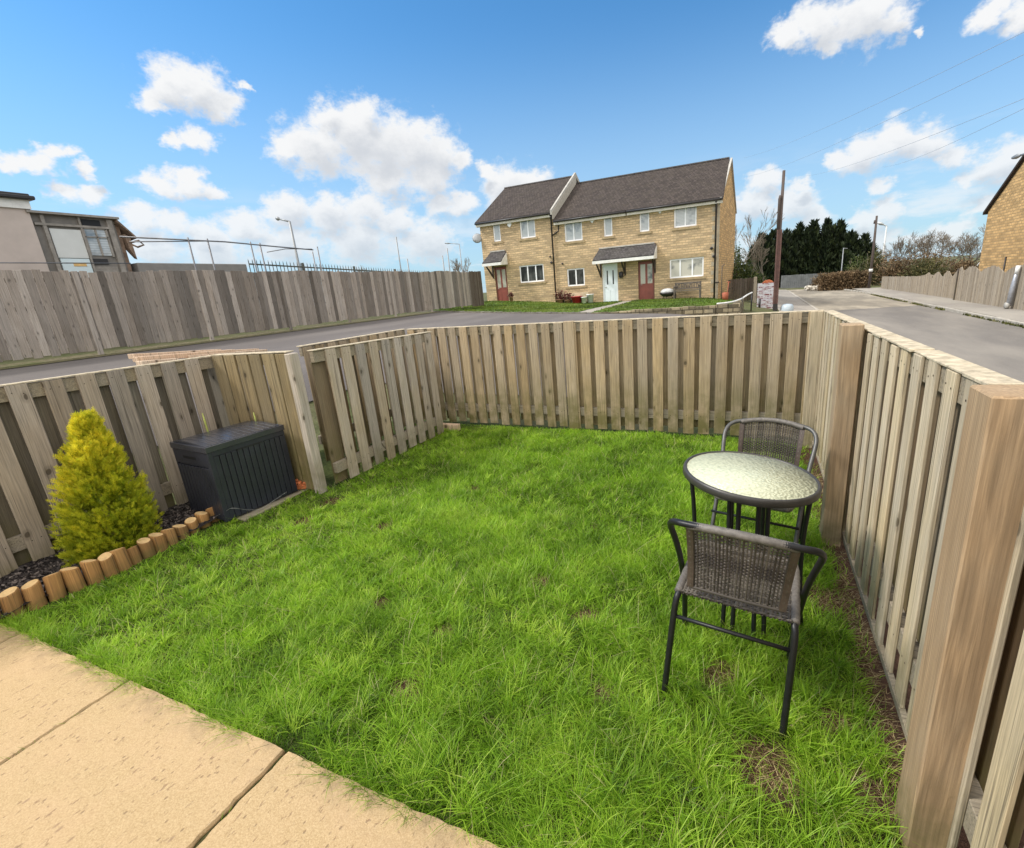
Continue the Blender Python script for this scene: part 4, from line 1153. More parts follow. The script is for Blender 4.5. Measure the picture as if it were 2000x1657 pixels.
def facade(mb, x0, x1, z0, z1, ops, y=FY, depth=.11):
    xs = sorted({x0, x1, *[o[0] for o in ops], *[o[1] for o in ops]})
    zs = sorted({z0, z1, *[o[2] for o in ops], *[o[3] for o in ops]})
    for i in range(len(xs) - 1):
        for j in range(len(zs) - 1):
            cx_, cz = (xs[i] + xs[i + 1]) / 2, (zs[j] + zs[j + 1]) / 2
            if any(o[0] < cx_ < o[1] and o[2] < cz < o[3] for o in ops): continue
            mb.quad((xs[i], y, zs[j]), (xs[i + 1], y, zs[j]), (xs[i + 1], y, zs[j + 1]), (xs[i], y, zs[j + 1]), .5)
    for (a, c, e, f) in ops:
        yb = y + depth
        mb.quad((a, y, e), (a, yb, e), (a, yb, f), (a, y, f), .5); mb.quad((c, yb, e), (c, y, e), (c, y, f), (c, yb, f), .5)
        mb.quad((a, y, f), (a, yb, f), (c, yb, f), (c, y, f), .5); mb.quad((a, yb, e), (a, y, e), (c, y, e), (c, yb, e), .5)
def window(root, x0, x1, z0, z1, cols, gm, sill=True, y=FY):
    fr = MB(); f = .072; yb = y + .05
    fr.box(x0, x1, yb, yb + .06, z1 - f, z1); fr.box(x0, x1, yb, yb + .06, z0, z0 + f)
    for x in [x0] + [x0 + (x1 - x0) * c - f / 2 for c in cols] + [x1 - f]:
        fr.box(x + (.0 if x != x0 else 0), x + f, yb - .002, yb + .058, z0 + f, z1 - f)
    o = fr.build('window', M['upvc'], root, fixn=True)
    g = MB(); g.box(x0 + f * .6, x1 - f * .6, yb + .022, yb + .034, z0 + f * .6, z1 - f * .6, .5)
    g.build('pane', gm, o)
    if sill:
        s = MB(); s.box(x0 - .12, x1 + .12, y - .045, y + .05, z0 - .13, z0 - .001); s.build('sill', M['sill'], o, bevel=.006)
        s = MB(); s.box(x0 - .12, x1 + .12, y - .006, y + .05, z1 + .001, z1 + .16); s.build('lintel', M['sill'], o)
    return o
def roof(root, x0, x1, ze, yr, zr, yb=35.4, over=.22, name='roof'):
    mb = MB(); th = .09
    sl = (zr - ze) / (yr - (FY - .02))
    yf = FY - over; zf = ze - sl * (over - .02)
    zbk = zr - sl * (yb + over - yr)
    A = [(yf, zf), (yr, zr), (yb + over, zbk), (yb + over, zbk - th), (yr, zr - th), (yf, zf - th)]
    mb.prism([(x0, y, z) for y, z in A], (x1 - x0, 0, 0), .5)
    o = mb.build(name, M['tiles'], root)
    rc = MB(); n = max(2, int((x1 - x0) / .45))
    for i in range(n):
        a = x0 + (x1 - x0) * i / n
        rc.prism([(a, yr - .13, zr - .04), (a, yr - .07, zr + .035), (a, yr + .07, zr + .035), (a, yr + .13, zr - .04)], ((x1 - x0) / n - .012, 0, 0))
    rc.build('ridge_tiles', M['tiles2'], o)
    g = MB(); g.tube([(x0 + .02, yf - .045, zf - .085), (x1 - .02, yf - .045, zf - .085)], .055, 8); g.build('gutter', M['gutter'], root)
    f = MB(); f.box(x0 + .03, x1 - .03, yf + .02, yf + .045, zf - .26, zf - .085); f.box(x0 + .03, x1 - .03, yf + .0455, FY - .002, zf - .26, zf - .245)
    f.build('fascia', M['fascia'], root)
    return sl
def alarm(root, x, z):
    mb = MB(); mb.prism([(x - .13, FY - .07, z + .12), (x + .13, FY - .07, z + .12), (x + .13, FY - .07, z - .03), (x, FY - .07, z - .15), (x - .13, FY - .07, z - .03)], (0, .066, 0))
    mb.build('alarm_box', M['upvc'], root, bevel=.01)
def canopy(root, x0, x1, zt, zb, out, brs, gut=M['white_paint']):
    mb = MB()
    y0 = FY - out
    mb.hexa([(x0 - .03, y0, zb), (x1 + .03, y0, zb), (x0 + .10, FY - .003, zt - .05), (x1 - .02, FY - .003, zt - .05), (x0 - .03, y0, zb + .06), (x1 + .03, y0, zb + .06), (x0 + .10, FY - .003, zt), (x1 - .02, FY - .003, zt)], .5)
    o = mb.build('canopy', M['tiles2'], root)
    f = MB(); f.box(x0 - .05, x1 + .0, y0 - .03, y0 + .02, zb - .15, zb - .001)
    f.prism([(x1 + .002, y0 - .02, zb - .15), (x1 + .002, FY - .06, zb - .12), (x1 + .002, FY - .06, zt - .12), (x1 + .002, y0 - .02, zb - .01)], (.035, 0, 0))
    f.box(x0 + .02, x1 - .02, y0 + .03, FY - .01, zb - .05, zb - .03)
    f.build('canopy_board', gut, o)
    f = MB(); f.box(x0 + .1, x1 - .1, FY - .06, FY - .004, zt + .001, zt + .07); f.build('flashing', M['coping'], o)
    for x in brs:
        k = MB(); k.box(x - .035, x + .035, FY - .07, FY - .004, zb - .85, zb - .16)
        k.prism([(x - .03, FY - .071, zb - .80), (x - .03, FY - .071, zb - .66), (x - .03, y0 + .06, zb - .152), (x - .03, y0 + .16, zb - .152)][:3] + [(x - .03, y0 + .16, zb - .158)], (.06, 0, 0))
        k.build('bracket', M['brown_bracket'], o)
M['brown_bracket'] = plain('brown_bracket', (.055, .04, .034), .7, 0, .2, 6, .2)
def red_door(root, x0, x1, z0, z1):
    d = MB(); y = FY + .07
    d.box(x0 + .06, x1 - .06, y, y + .05, z0 + .02, z1 - .06)
    o = d.build('door', M['red_door'], root)
    f = MB(); f.box(x0, x0 + .059, y - .03, y + .05, z0, z1); f.box(x1 - .059, x1, y - .03, y + .05, z0, z1); f.box(x0 + .0595, x1 - .0595, y - .03, y + .05, z1 - .059, z1)
    f.build('door_frame', M['brown_frame'], o)
    w = (x1 - x0 - .12) / 2
    for k in range(2):
        a = x0 + .06 + k * w
        g = MB(); g.box(a + .06, a + w - .06, y - .006, y + .01, z0 + 1.02, z1 - .18); g.build('pane', M['glass_net'], o)
        g = MB(); g.box(a + .07, a + w - .07, y - .008, y + .004, z0 + .15, z0 + .82); g.build('panel', M['red_door'], o, bevel=.006)
    h = MB(); h.tube([(x0 + .12, y - .03, z0 + .97), (x0 + .22, y - .03, z0 + .97)], .013, 6); h.build('handle', M['coping'], o)
def vents(root, pts):
    for (x, z, s) in pts:
        mb = MB(); mb.lathe([(0, -.07), (s, -.07), (s * 1.05, -.02), (s * .7, .0)], 10, Matrix.Translation((x, FY - .002, z)) @ Matrix.Rotation(R(-90), 4, 'X'))
        mb.build('wall_vent', M['gutter'], root)
def body(root, x0, x1, ze, yr, zr, left=False, right=False, ops=(), xr_back=None, mat=None):
    mb = MB(); sl = (zr - ze) / (yr - FY); yb = 35.4; zb = zr - sl * (yb - yr)
    facade(mb, x0, x1, -.3, ze, ops)
    o = mb.build('wall', M['buff'], root, fixn=False)
    mb = MB(); mb.quad((x1, yb, -.3), (x0, yb, -.3), (x0, yb, zb), (x1, yb, zb), .5); mb.build('rear_wall', M['buff'], root, fixn=False)
    if left:
        mb = MB(); mb.add([(x0, FY, -.3), (x0, yb, -.3), (x0, yb, zb), (x0, yr, zr), (x0, FY, ze)], [(0, 1, 2, 3, 4)], .5); mb.build('gable_wall', M['buff'], root, fixn=False)
    if right:
        xb = xr_back or x1
        xm = x1 + (xb - x1) * (yr - FY) / (yb - FY)
        mb = MB(); mb.add([(x1, FY, -.3), (xb, yb, -.3), (xb, yb, zb - .06), (xm, yr, zr - .06), (x1, FY, ze)], [(0, 1, 2, 3, 4)], .5)
        mb.build('gable_wall', M['buff2'], root, fixn=False)
        v = MB(); sl_ = sl
        v.prism([(x1 + .004, FY - .24, ze - sl_ * .22 - .13), (xm + .004, yr, zr - .05), (xm + .004, yr, zr + .02), (x1 + .004, FY - .24, ze - sl_ * .22 + .03)], (.1, 0, 0))
        v.prism([(xm + .004, yr + .001, zr + .02), (xb - .03, yb, zb + .02), (xb - .03, yb, zb - .05), (xm + .004, yr + .001, zr - .05)], (.1, 0, 0))
        v.build('verge_board', M['coping'], root)
    bk = MB()      # black sheet in place of the unlit room behind the openings
    bk.box(x0 + .12, x1 - .12, FY + .13, FY + .14, -.2, ze - .05)
    bk.build('dark_backing', M['gutter'], root)
    return sl

YR = 31.2
# left house, higher roof
h1 = empty('terraced_house', (-13.0, FY, .9), 0, 'left terraced house of buff stone with the higher roof and a satellite dish', 'house', 'terrace of buff stone houses')
h2 = empty('terraced_house', (-8.6, FY, .6), 0, 'middle terraced house of buff stone with the pale blue white door', 'house', 'terrace of buff stone houses')
h3 = empty('terraced_house', (-4.1, FY, .4), 0, 'right terraced house of buff stone with red door and its gable to the street', 'house', 'terrace of buff stone houses')
for h in (h1, h2, h3): h['_w'] = 1
def reparent_offset(root):
    for ch in root.children: ch.location = Vector(ch.location) - root.location
ops1 = [(-14.56, -14.08, 4.48, 5.49), (-12.77, -11.81, 4.46, 5.5), (-13.04, -11.46, 1.99, 2.97), (-14.74, -13.91, .8, 3.05)]
body(h1, -15.43, -10.78, 5.73, YR, 8.12, left=True, ops=ops1)
roof(h1, -15.62, -10.72, 5.76, YR, 8.15)
window(h1, *ops1[0], [], M['glass_blind']); window(h1, *ops1[1], [.5], M['glass_blind']); window(h1, *ops1[2], [.333, .667], M['glass_dark'])
red_door(h1, *ops1[3])
canopy(h1, -14.98, -13.78, 3.9, 3.24, .9, [-14.82])
alarm(h1, -13.41, 5.3); vents(h1, [(-11.2, 5.5, .05), (-10.98, 3.3, .05), (-10.92, 2.98, .07)])
mb = MB(); Md = Matrix.Translation((-15.62, FY - .12, 4.8)) @ Matrix.Rotation(R(70), 4, 'X') @ Matrix.Rotation(R(25), 4, 'Y')
mb.lathe([(.0, .06), (.12, .05), (.22, .02), (.3, -.03), (.29, -.035), (.2, .012), (.0, .05)], 20, Md)
mb.tube([(-15.43, FY + .02, 4.75), (-15.62, FY - .06, 4.75)], .02, 6); mb.tube([(-15.62, FY - .1, 4.62), (-15.72, FY - .42, 4.68)], .012, 6)
mb.build('satellite_dish', plain('dish_grey', (.34, .35, .36), .5, 0, .1), h1)
cp = MB(); sl = (8.12 - 5.73) / (YR - FY)
cp.prism([(-10.72, FY - .26, 5.73 - .26 * sl - .10), (-10.72, YR, 8.13), (-10.72, YR, 8.34), (-10.72, FY - .26, 5.73 - .26 * sl + .16)], (.10, 0, 0))
cp.build('coping', M['coping'], h1)
cp = MB()
cp.prism([(-10.618, FY - .02, 5.25), (-10.618, YR, 7.6), (-10.618, YR, 8.20), (-10.618, FY - .25, 5.73 - .25 * sl + .02), (-10.618, FY - .25, 5.25)], (.02, 0, 0))
cp.prism([(-10.72, YR + .001, 8.34), (-10.72, 35.4, 5.95), (-10.72, 35.4, 5.7), (-10.72, YR + .001, 8.1)], (.10, 0, 0))
cp.build('party_wall', plain('party_render', (.40, .37, .31), .95, 0, .2, 9, .5), h1)
mb = MB(); mb.tube([(-10.76, FY - .2, 5.5), (-10.76, FY - .09, 5.3), (-10.76, FY - .09, .5)], .045, 8)
mb.tube([(-10.32, FY - .2, 5.1), (-10.32, FY - .09, 4.95), (-10.36, FY - .09, 4.6), (-10.73, FY - .09, 4.42)], .04, 8)
mb.build('drainpipe', M['gutter'], h1)
# middle and right house share one roof plane
ops2 = [(-10.02, -8.98, 4.0, 5.06), (-7.74, -7.27, 4.04, 5.06), (-10.02, -8.97, 1.58, 2.54), (-7.93, -7.05, .4, 2.62)]
body(h2, -10.779, -6.45, 5.28, YR, 7.68, ops=ops2)
roof(h2, -10.6, -6.451, 5.31, YR, 7.71)
window(h2, *ops2[0], [.5], M['glass_blind']); window(h2, *ops2[1], [], M['glass_blind']); window(h2, *ops2[2], [.5], M['glass_dark'])
d = MB(); x0, x1, z0, z1 = ops2[3]; y = FY + .06
d.box(x0 + .07, x1 - .07, y, y + .05, z0 + .03, z1 - .07); o = d.build('door', M['blue_door'], h2)
f = MB(); f.box(x0, x0 + .069, y - .03, y + .05, z0, z1); f.box(x1 - .069, x1, y - .03, y + .05, z0, z1); f.box(x0 + .0695, x1 - .0695, y - .03, y + .05, z1 - .069, z1); f.build('door_frame', M['upvc'], o)
for xx in (x0 + .24, x1 - .31):
    g = MB(); g.box(xx, xx + .07, y - .006, y + .01, z0 + 1.12, z0 + 1.86); g.build('pane', M['glass_dark'], o)
for xx in (x0 + .17, x0 + .46):
    g = MB(); g.box(xx, xx + .25, y - .012, y + .004, z0 + .2, z0 + .82); g.build('panel', M['blue_door'], o, bevel=.01)
g = MB(); g.tube([(x0 + .12, y - .035, z0 + .98), (x0 + .24, y - .035, z0 + .98)], .014, 6); g.tube([(x0 + .13, y, z0 + .98), (x0 + .13, y - .035, z0 + .98)], .014, 6); g.build('handle', M['coping'], o)
canopy(h2, -8.15, -4.92, 3.42, 2.78, .9, [-8.0, -6.62, -5.0])
alarm(h2, -8.37, 4.95); vents(h2, [(-10.25, 2.86, .05)])
mb = MB(); mb.lathe([(0, -.16), (.09, -.16), (.12, -.1), (.12, .1), (.08, .17), (0, .17)], 12, Matrix.Translation((-6.83, FY - .13, 1.98))); mb.build('wall_lamp', M['gutter'], h2)
ops3 = [(-5.79, -5.28, 4.06, 5.1), (-4.02, -2.91, 4.06, 5.08), (-4.24, -2.53, 1.58, 2.54), (-5.92, -5.04, .4, 2.6)]
body(h3, -6.4499, -1.82, 5.28, YR, 7.68, right=True, ops=ops3, xr_back=-1.42)
roof(h3, -6.449, -1.66, 5.31, YR, 7.71)
window(h3, *ops3[0], [], M['glass_blind']); window(h3, *ops3[1], [.5], M['glass_blind']); window(h3, *ops3[2], [.31, .67], M['glass_net'])
red_door(h3, *ops3[3])
alarm(h3, -4.72, 4.98); vents(h3, [(-2.17, 2.9, .07), (-2.05, 2.5, .07)])
mb = MB(); mb.tube([(-1.98, FY - .2, 5.05), (-1.98, FY - .09, 4.85), (-1.98, FY - .09, .35)], .045, 8); mb.tube([(-1.98, FY - .09, 1.22), (-1.75, FY - .09, 1.22)], .03, 6)
mb.build('drainpipe', M['gutter'], h3)
mb = MB()
for k in range(24): mb.box(-1.826 - (.34 if k % 2 else .2), -1.815, FY - .006, FY + .1, .1 + k * .215, .1 + k * .215 + .205)
mb.build('quoins', plain('quoin', (.40, .34, .25), .9, 0, .2, 5, .3), h3)
for h in (h1, h2, h3):
    del h['_w']
    reparent_offset(h)

# things standing in front of the houses
def hx_(x, y): return float(ground_z(x, y)) + .05
bn = empty('garden_bench', (-3.25, 26.35, hx_(-3.25, 26.3)), 0, 'weathered grey garden bench under the big window of the right house', 'bench')
M['old_wood'] = plain('old_wood', (.13, .11, .09), .85, 0, .3, 12, .3)
mb = MB()
for k in range(4): mb.box(-.62, .62, -.28 + k * .13, -.18 + k * .13, .40, .43)
mb.build('seat', M['old_wood'], bn)
mb = MB(); mb.box(-.62, .62, .24, .28, .74, .82); mb.box(-.62, .62, .24, .28, .48, .54)
for k in range(15):
    x = -.58 + k * 1.16 / 14
    mb.box(x - .02, x + .02, .245, .275, .54, .74)
for cx_ in (-.3, .3):
    mb.tube([(cx_ + .24 * math.cos(R(a)), .24, .56 + .24 * math.sin(R(a))) for a in range(0, 181, 15)], .02, 6)
mb.build('backrest', M['old_wood'], bn)
for s in (-1, 1):
    for yy in (-.26, .24):
        mb = MB(); mb.box(s * .63 - .03, s * .63 + .03, yy, yy + .06, 0, .62 if yy < 0 else .84); mb.build('leg', M['old_wood'], bn)
    mb = MB(); mb.box(s * .63 - .035, s * .63 + .035, -.30, .28, .621, .655); mb.build('armrest', M['old_wood'], bn)
bb = empty('barbecue', (-4.25, 26.3, hx_(-4.25, 26.3)), 0, 'black barbecue with a pale rounded lid beside the weathered bench', 'barbecue')
mb = MB(); mb.lathe([(.31, .0), (.32, .05), (.25, .14), (.13, .19), (0, .20)], 20, Matrix.Translation((0, 0, .36)) @ Matrix.Scale(1.1, 4, (1, 0, 0))); mb.build('lid', plain('lid_grey', (.5, .5, .5), .35, 0, .15, 6), bb)
mb = MB(); mb.lathe([(0, .14), (.2, .15), (.33, .26), (.36, .355), (.3, .355)], 20, Matrix.Scale(1.1, 4, (1, 0, 0))); mb.build('bowl', M['gutter'], bb)
for a in (30, 150, 270):
    mb = MB(); mb.tube([(.2 * math.cos(R(a)), .2 * math.sin(R(a)), .2), (.32 * math.cos(R(a)), .28 * math.sin(R(a)), 0)], .015, 6); mb.build('leg', M['gutter'], bb)
# flower tubs by the drainpipe
M['red_leaf'] = leafmat('red_leaf', [(0, (.04, .008, .01)), (.5, (.16, .025, .03)), (1, (.38, .30, .22))], .3, .6)
def leaf_ball(name, parent, c, rad, n, size, mat, seed, up=0.0, aspect=1.0):
    r = np.random.default_rng(seed)
    d = r.normal(size=(n, 3)); d /= np.linalg.norm(d, axis=1, keepdims=True)
    lump = 1 + .35 * np.sin(d[:, 0] * 7 + seed) * np.cos(d[:, 1] * 6 + 2 * d[:, 2] * 5)
    P = np.array(c) + d * np.array(rad) * (r.random(n) ** .45 * lump)[:, None]
    u = r.normal(size=(n, 3)); u[:, 2] += up; u /= np.linalg.norm(u, axis=1, keepdims=True)
    w = np.cross(u, r.normal(size=(n, 3))); w /= np.linalg.norm(w, axis=1, keepdims=True)
    s = size * r.uniform(.6, 1.3, n)[:, None]
    q = np.stack([P - w * s * .4 * aspect, P + u * s * .9 - w * s * .15, P + u * s * 1.3, P + u * s * .7 + w * s * .45 * aspect], 1)
    return np_mesh(name, q.reshape(-1, 3), [np.arange(4 * n).reshape(-1, 4)], mat, parent, {'rnd': np.repeat(r.random(n), 4)})
def pot(name, x, y, r0, h, mat, label, cat='plant pot', leaves=None):
    e = empty(name, (x, y, hx_(x, y) - .01), 0, label, cat)
    mb = MB(); mb.lathe([(0, 0), (r0 * .75, 0), (r0, h * .9), (r0 * 1.08, h * .9), (r0 * 1.08, h), (r0 * .9, h), (r0 * .85, h * .8), (0, h * .8)], 16); mb.build('tub', mat, e)
    if leaves: leaf_ball('foliage', e, (0, 0, h + leaves * .7), (leaves * 1.1, leaves, leaves), 260, .09, M['red_leaf'], int(abs(x * 100)))
    return e
M['red_pot'] = plain('red_pot', (.36, .02, .03), .4, 0, .2, 4, .05)
M['terra'] = plain('terra', (.30, .17, .10), .85, 0, .3, 8, .3)
pot('planter', -10.35, 26.5, .22, .22, M['terra'], 'dark red leaved shrub in a brown tub beside the black drainpipe', leaves=.30)
pot('planter', -9.85, 26.45, .2, .2, M['terra'], 'dark red leaved shrub in a brown tub nearest the small ground floor window', leaves=.24)
pot('planter', -9.3, 26.4, .3, .40, M['red_pot'], 'bright red tub standing below the small ground floor window')
pot('bucket', -8.83, 26.3, .16, .36, M['white_paint'], 'small white bucket beside the bright red tub', 'bucket')
pot('water_jug', -8.55, 26.55, .2, .5, plain('clear_plastic', (.72, .72, .70), .3, 0, .1), 'pale translucent plastic drum between the red tub and the pale door', 'drum')
mb = MB(); mb.box(-10.3, -8.7, 26.72, 26.8, hx_(-9.5, 26.7), 1.2); tag(mb.build('cream_board', plain('cream', (.52, .43, .28), .7), bevel=.01), 'cream board propped against the stone wall behind the red tubs', 'board')
pot('flower_pot', -13.5, 26.5, .12, .3, M['terra'], 'small flower pot right of the red door of the left house', leaves=.12)
mb = MB(); mb.lathe([(0, 0), (.14, .0), (.16, .4), (0, .42)], 14, Matrix.Translation((-1.42, 26.5, .3))); mb.tube([(-1.35, 26.6, .3), (-1.28, 26.6, 1.22)], .02, 6); mb.tube([(-1.38, 26.6, 1.2), (-1.2, 26.6, 1.2)], .018, 6)
tag(mb.build('garden_spade', plain('rust_red', (.33, .09, .045), .7, 0, .25)), 'rust red bucket and upright tool handle at the gable corner', 'tools')
mb = MB(); mb.tube([(-1.62, 26.75, .2), (-1.62, 26.75, 2.0), (-1.5, 26.75, 2.06)], .022, 6)
tag(mb.build('pole', M['old_wood']), 'thin upright stick with a hooked top against the gable corner', 'pole')

# ------------------------------------------------------------------ boundary fence along the drive
def board_fence(name, label, pts_fn, s0, s1, w, zb, ztop, mat, posts=None, axis='y', c=0, group=None, kind_cat='fence', th=.022, face=1, rail=True):
    root = empty(name, (0, 0, 0), 0, label, kind_cat, group)
    mb = MB(); s = s0
    while s < s1 - .02:
        ww = min(w * random.uniform(.85, 1.12), s1 - s)
        o = random.uniform(-.006, .006)
        z0 = zb(s) + random.uniform(-.02, .015); za, zc = ztop(s), ztop(s + ww)
        d = random.uniform(-.022, .018)
        a, b_ = s, s + ww - .011
        o0, o1 = sorted((c + o, c + o + face * th))
        if axis == 'y': p = [(o0, a, z0), (o1, a, z0), (o0, b_, z0), (o1, b_, z0), (o0, a, za + d), (o1, a, za + d), (o0, b_, zc + d), (o1, b_, zc + d)]
        else: p = [(a, o0, z0), (b_, o0, z0), (a, o1, z0), (b_, o1, z0), (a, o0, za + d), (b_, o0, zc + d), (a, o1, za + d), (b_, o1, zc + d)]
        mb.hexa(p); s += ww
    mb.build('boards', mat, root, bevel=.003)
    if rail:
        for f in (.2, .55, .88):
            m2 = MB(); n = 6
            for k in range(n):
                a = s0 + (s1 - s0) * k / n; e = s0 + (s1 - s0) * (k + 1) / n
                za = zb(a) + (ztop(a) - zb(a)) * f; ze = zb(e) + (ztop(e) - zb(e)) * f
                o0, o1 = sorted((c - face * .045, c - face * .0085))
                if axis == 'y': p = [(o0, a, za), (o1, a, za), (o0, e, ze), (o1, e, ze), (o0, a, za + .08), (o1, a, za + .08), (o0, e, ze + .08), (o1, e, ze + .08)]
                else: p = [(a, o0, za), (e, o0, ze), (a, o1, za), (e, o1, ze), (a, o0, za + .08), (e, o0, ze + .08), (a, o1, za + .08), (e, o1, ze + .08)]
                m2.hexa(p)
            m2.build('rail', mat, root)
    for s in (posts or []):
        m3 = MB(); z0 = zb(s) - .3; zt = ztop(s) + .0
        if axis == 'y': m3.box(c + face * .005, c + face * (th + .022), s - .05, s + .05, z0, zt)
        else: m3.box(s - .05, s + .05, *sorted((c + face * .005, c + face * (th + .022))), z0, zt)
        m3.build('post', mat, root, bevel=.004)
    return root
gzf = lambda y: float(ground_z(-13.2, y))
board_fence('boundary_fence', 'tall weathered grey boarded fence along the far side of the asphalt drive', None, -1.0, 21.5, .15, lambda s: gzf(s) + .13, lambda s: 2.74 - .003 * s + .02 * math.sin(s * 1.7), M['wood_far'], [3.35, 5.8, 8.25, 10.7, 13.15, 15.6, 18.05, 20.5], 'y', -13.2)
M['wood_dark'] = wood('wood_dark', (.10, .075, .055), (.14, .115, .095), .4, .3, .5, tone=.6)
board_fence('boundary_fence', 'dark brown end panel of the tall boarded fence next to the left house', None, 21.51, 22.65, .13, lambda s: gzf(s) + .05, lambda s: 2.69, M['wood_dark'], [22.6], 'y', -13.2)

# ------------------------------------------------------------------ pale timber stack behind the left fence
st = [(-5.28, 2.45, 4.25, 1.02, 1.185, .085), (-5.40, 2.55, 3.6, 1.20, 1.255, .11), (-5.17, 2.75, 3.9, 1.0, 1.205, .07)]
base = empty('timber_stack', (0, 0, 0), 0, 'stack of pale reddish sawn timber lying behind the grey brown fence', 'timber')
mb = MB()
for k, yy in enumerate((2.8, 3.3)): mb.box(-5.72, -5.3, yy, yy + .09, .1, 1.14)
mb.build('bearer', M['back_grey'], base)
tl = [(-5.62, 2.70, 3.55, 1.325, 1.25, .11), (-5.48, 2.66, 3.62, 1.30, 1.235, .10), (-5.36, 2.62, 2.95, 1.265, 1.24, .10), (-5.62, 3.05, 4.02, 1.275, 1.19, .10), (-5.44, 3.1, 4.0, 1.245, 1.18, .09), (-5.34, 2.72, 3.4, 1.22, 1.20, .09)]
for i, (x, y0, y1, z, z2, w) in enumerate(tl):
    mb = MB(); Mq = Matrix.Translation((x, y0, 0)) @ Matrix.Rotation(random.uniform(-.05, .05), 4, 'Z')
    L_ = y1 - y0; mb.hexa([Mq @ Vector(q) for q in ((-w / 2, 0, z - .05), (w / 2, 0, z - .05), (-w / 2, L_, z2 - .05), (w / 2, L_, z2 - .05), (-w / 2, 0, z), (w / 2, 0, z), (-w / 2, L_, z2), (w / 2, L_, z2))]); mb.build('plank', M['pale_timber'], base, bevel=.003)

# ------------------------------------------------------------------ derelict buildings and yard beyond the boundary fence
pk = empty('rendered_building', (-18.3, 4.0, .9), 0, 'pale pinkish grey rendered flat roofed building with white fascia and black roof edge', 'building')
M['pink'] = plain('pink_render', (.50, .425, .385), .9, 0, .08, 2, .2)
mb = MB(); mb.box(-8, .35, -6, 3.37, -1, 3.78); mb.build('wall', M['pink'], pk)
mb = MB(); mb.box(-8.05, .41, -6.05, 3.42, 3.781, 4.0); mb.build('fascia', M['white_paint'], pk)
mb = MB(); mb.box(-8.2, .55, -6.2, 3.52, 4.001, 4.10); mb.box(-8.05, .45, -6.05, 3.46, 4.101, 4.16); mb.build('roof', M['gutter'], pk, bevel=.02)
dl = empty('derelict_shed', (-18.0, 8.3, .9), 0, 'derelict grey timber building with boarded window and broken eaves', 'building')
M['grey_board'] = plain('grey_board', (.19, .175, .16), .9, 0, .25, 3, .3)
M['grey_frame'] = plain('grey_frame', (.27, .245, .22), .85, 0, .25, 6, .3)
M['brown_rot'] = plain('brown_rot', (.21, .145, .105), .9, 0, .45, 7, .5)
ly0, lz0 = 8.3, .9
def P(y0, y1, z0, z1, x0, x1, mat, name):
    mb = MB(); mb.box(x0, x1, y0 - ly0, y1 - ly0, z0 - lz0, z1 - lz0); return mb.build(name, mat, dl)
P(7.40, 9.32, .5, 4.60, -5, -.06, M['grey_board'], 'wall')
P(7.30, 9.40, 4.601, 4.66, -5.1, .12, M['grey_frame'], 'roof')
P(7.70, 8.40, 3.47, 4.24, -.058, -.02, plain('white_board', (.60, .61, .60), .7, 0, .06, 2), 'boarding')
P(7.72, 8.39, 2.9, 3.45, -.058, -.015, plain('pale_blue_board', (.60, .70, .74), .6, 0, .05, 2), 'boarding')
P(7.98, 8.28, 3.24, 3.33, -.0149, -.005, plain('amber_strip', (.66, .42, .16), .5), 'sign_strip')
w_ = P(8.46, 9.02, 3.55, 4.30, -.058, -.03, M['glass_blind'], 'window')
mb = MB()
for (a, c, e, f) in ((8.44, 8.49, 3.52, 4.33), (9.0, 9.05, 3.52, 4.33), (8.46, 9.03, 4.28, 4.33), (8.46, 9.03, 4.05, 4.08), (8.74, 8.78, 3.55, 4.30)): mb.box(-.06, .0, a - ly0, c - ly0, e - lz0, f - lz0)
mb.build('window_frame', M['grey_frame'], dl)
P(8.50, 8.95, 4.38, 4.55, -.058, -.04, M['recess_shade'], 'painted_opening')  # solid panel on the wall, the hole's shade painted black
P(8.48, 8.85, 3.30, 3.46, -.058, -.03, M['gutter'], 'painted_opening')
P(8.46, 9.05, 2.7, 3.24, -.058, -.035, M['grey_frame'], 'panel')
for (a, c) in ((7.58, 7.66), (8.41, 8.455), (9.10, 9.24)): P(a, c, .5, 4.58, -.06, .012, M['grey_frame'], 'mullion')
P(7.42, 9.24, 4.31, 4.37, -.06, .02, M['grey_frame'], 'transom')
mb = MB()
for k in range(5):
    a = random.uniform(-.08, .02)
    mb.box(-.2 - .25 * k, -.12 - .25 * k, 9.34 - ly0, 9.42 - ly0 + .05 * random.random(), -.3, 3.75 - .05 * k)
mb.hexa([(-.9, 1.02, 3.55), (.1, 1.02, 3.62), (-.9, 1.50, 3.10), (.05, 1.46, 3.18), (-.9, 1.02, 3.66), (.1, 1.02, 3.72), (-.9, 1.50, 3.17), (.05, 1.46, 3.24)])
mb.hexa([(-.2, 1.2, 2.85), (.02, 1.2, 2.85), (-.2, 1.36, 2.6), (.02, 1.32, 2.55), (-.2, 1.16, 3.3), (.02, 1.16, 3.3), (-.2, 1.30, 3.2), (.02, 1.30, 3.2)])
mb.tube([(0, 1.25, 3.05), (.05, 1.5, 3.12), (.02, 1.62, 3.0), (-.02, 1.45, 2.93), (0, 1.3, 3.0)], .03, 6)
mb.build('broken_eaves', M['brown_rot'], dl)
fw = MB(); fw.box(-22, -18.02, 9.6, 13.3, .5, 3.36); tag(fw.build('flat_roofed_block', plain('grey_felt', (.22, .21, .20), .9, 0, .12, 3), bevel=.02), 'low grey flat roofed block showing above the boundary fence', 'building')
pr = empty('pipe_rail', (-16.0, 8.6, 1.0), 0, 'scaffold pipe rail on thin posts beyond the boundary fence', 'railing')
M['galv'] = plain('galv', (.20, .20, .21), .5, .5, .25, 6, .1)
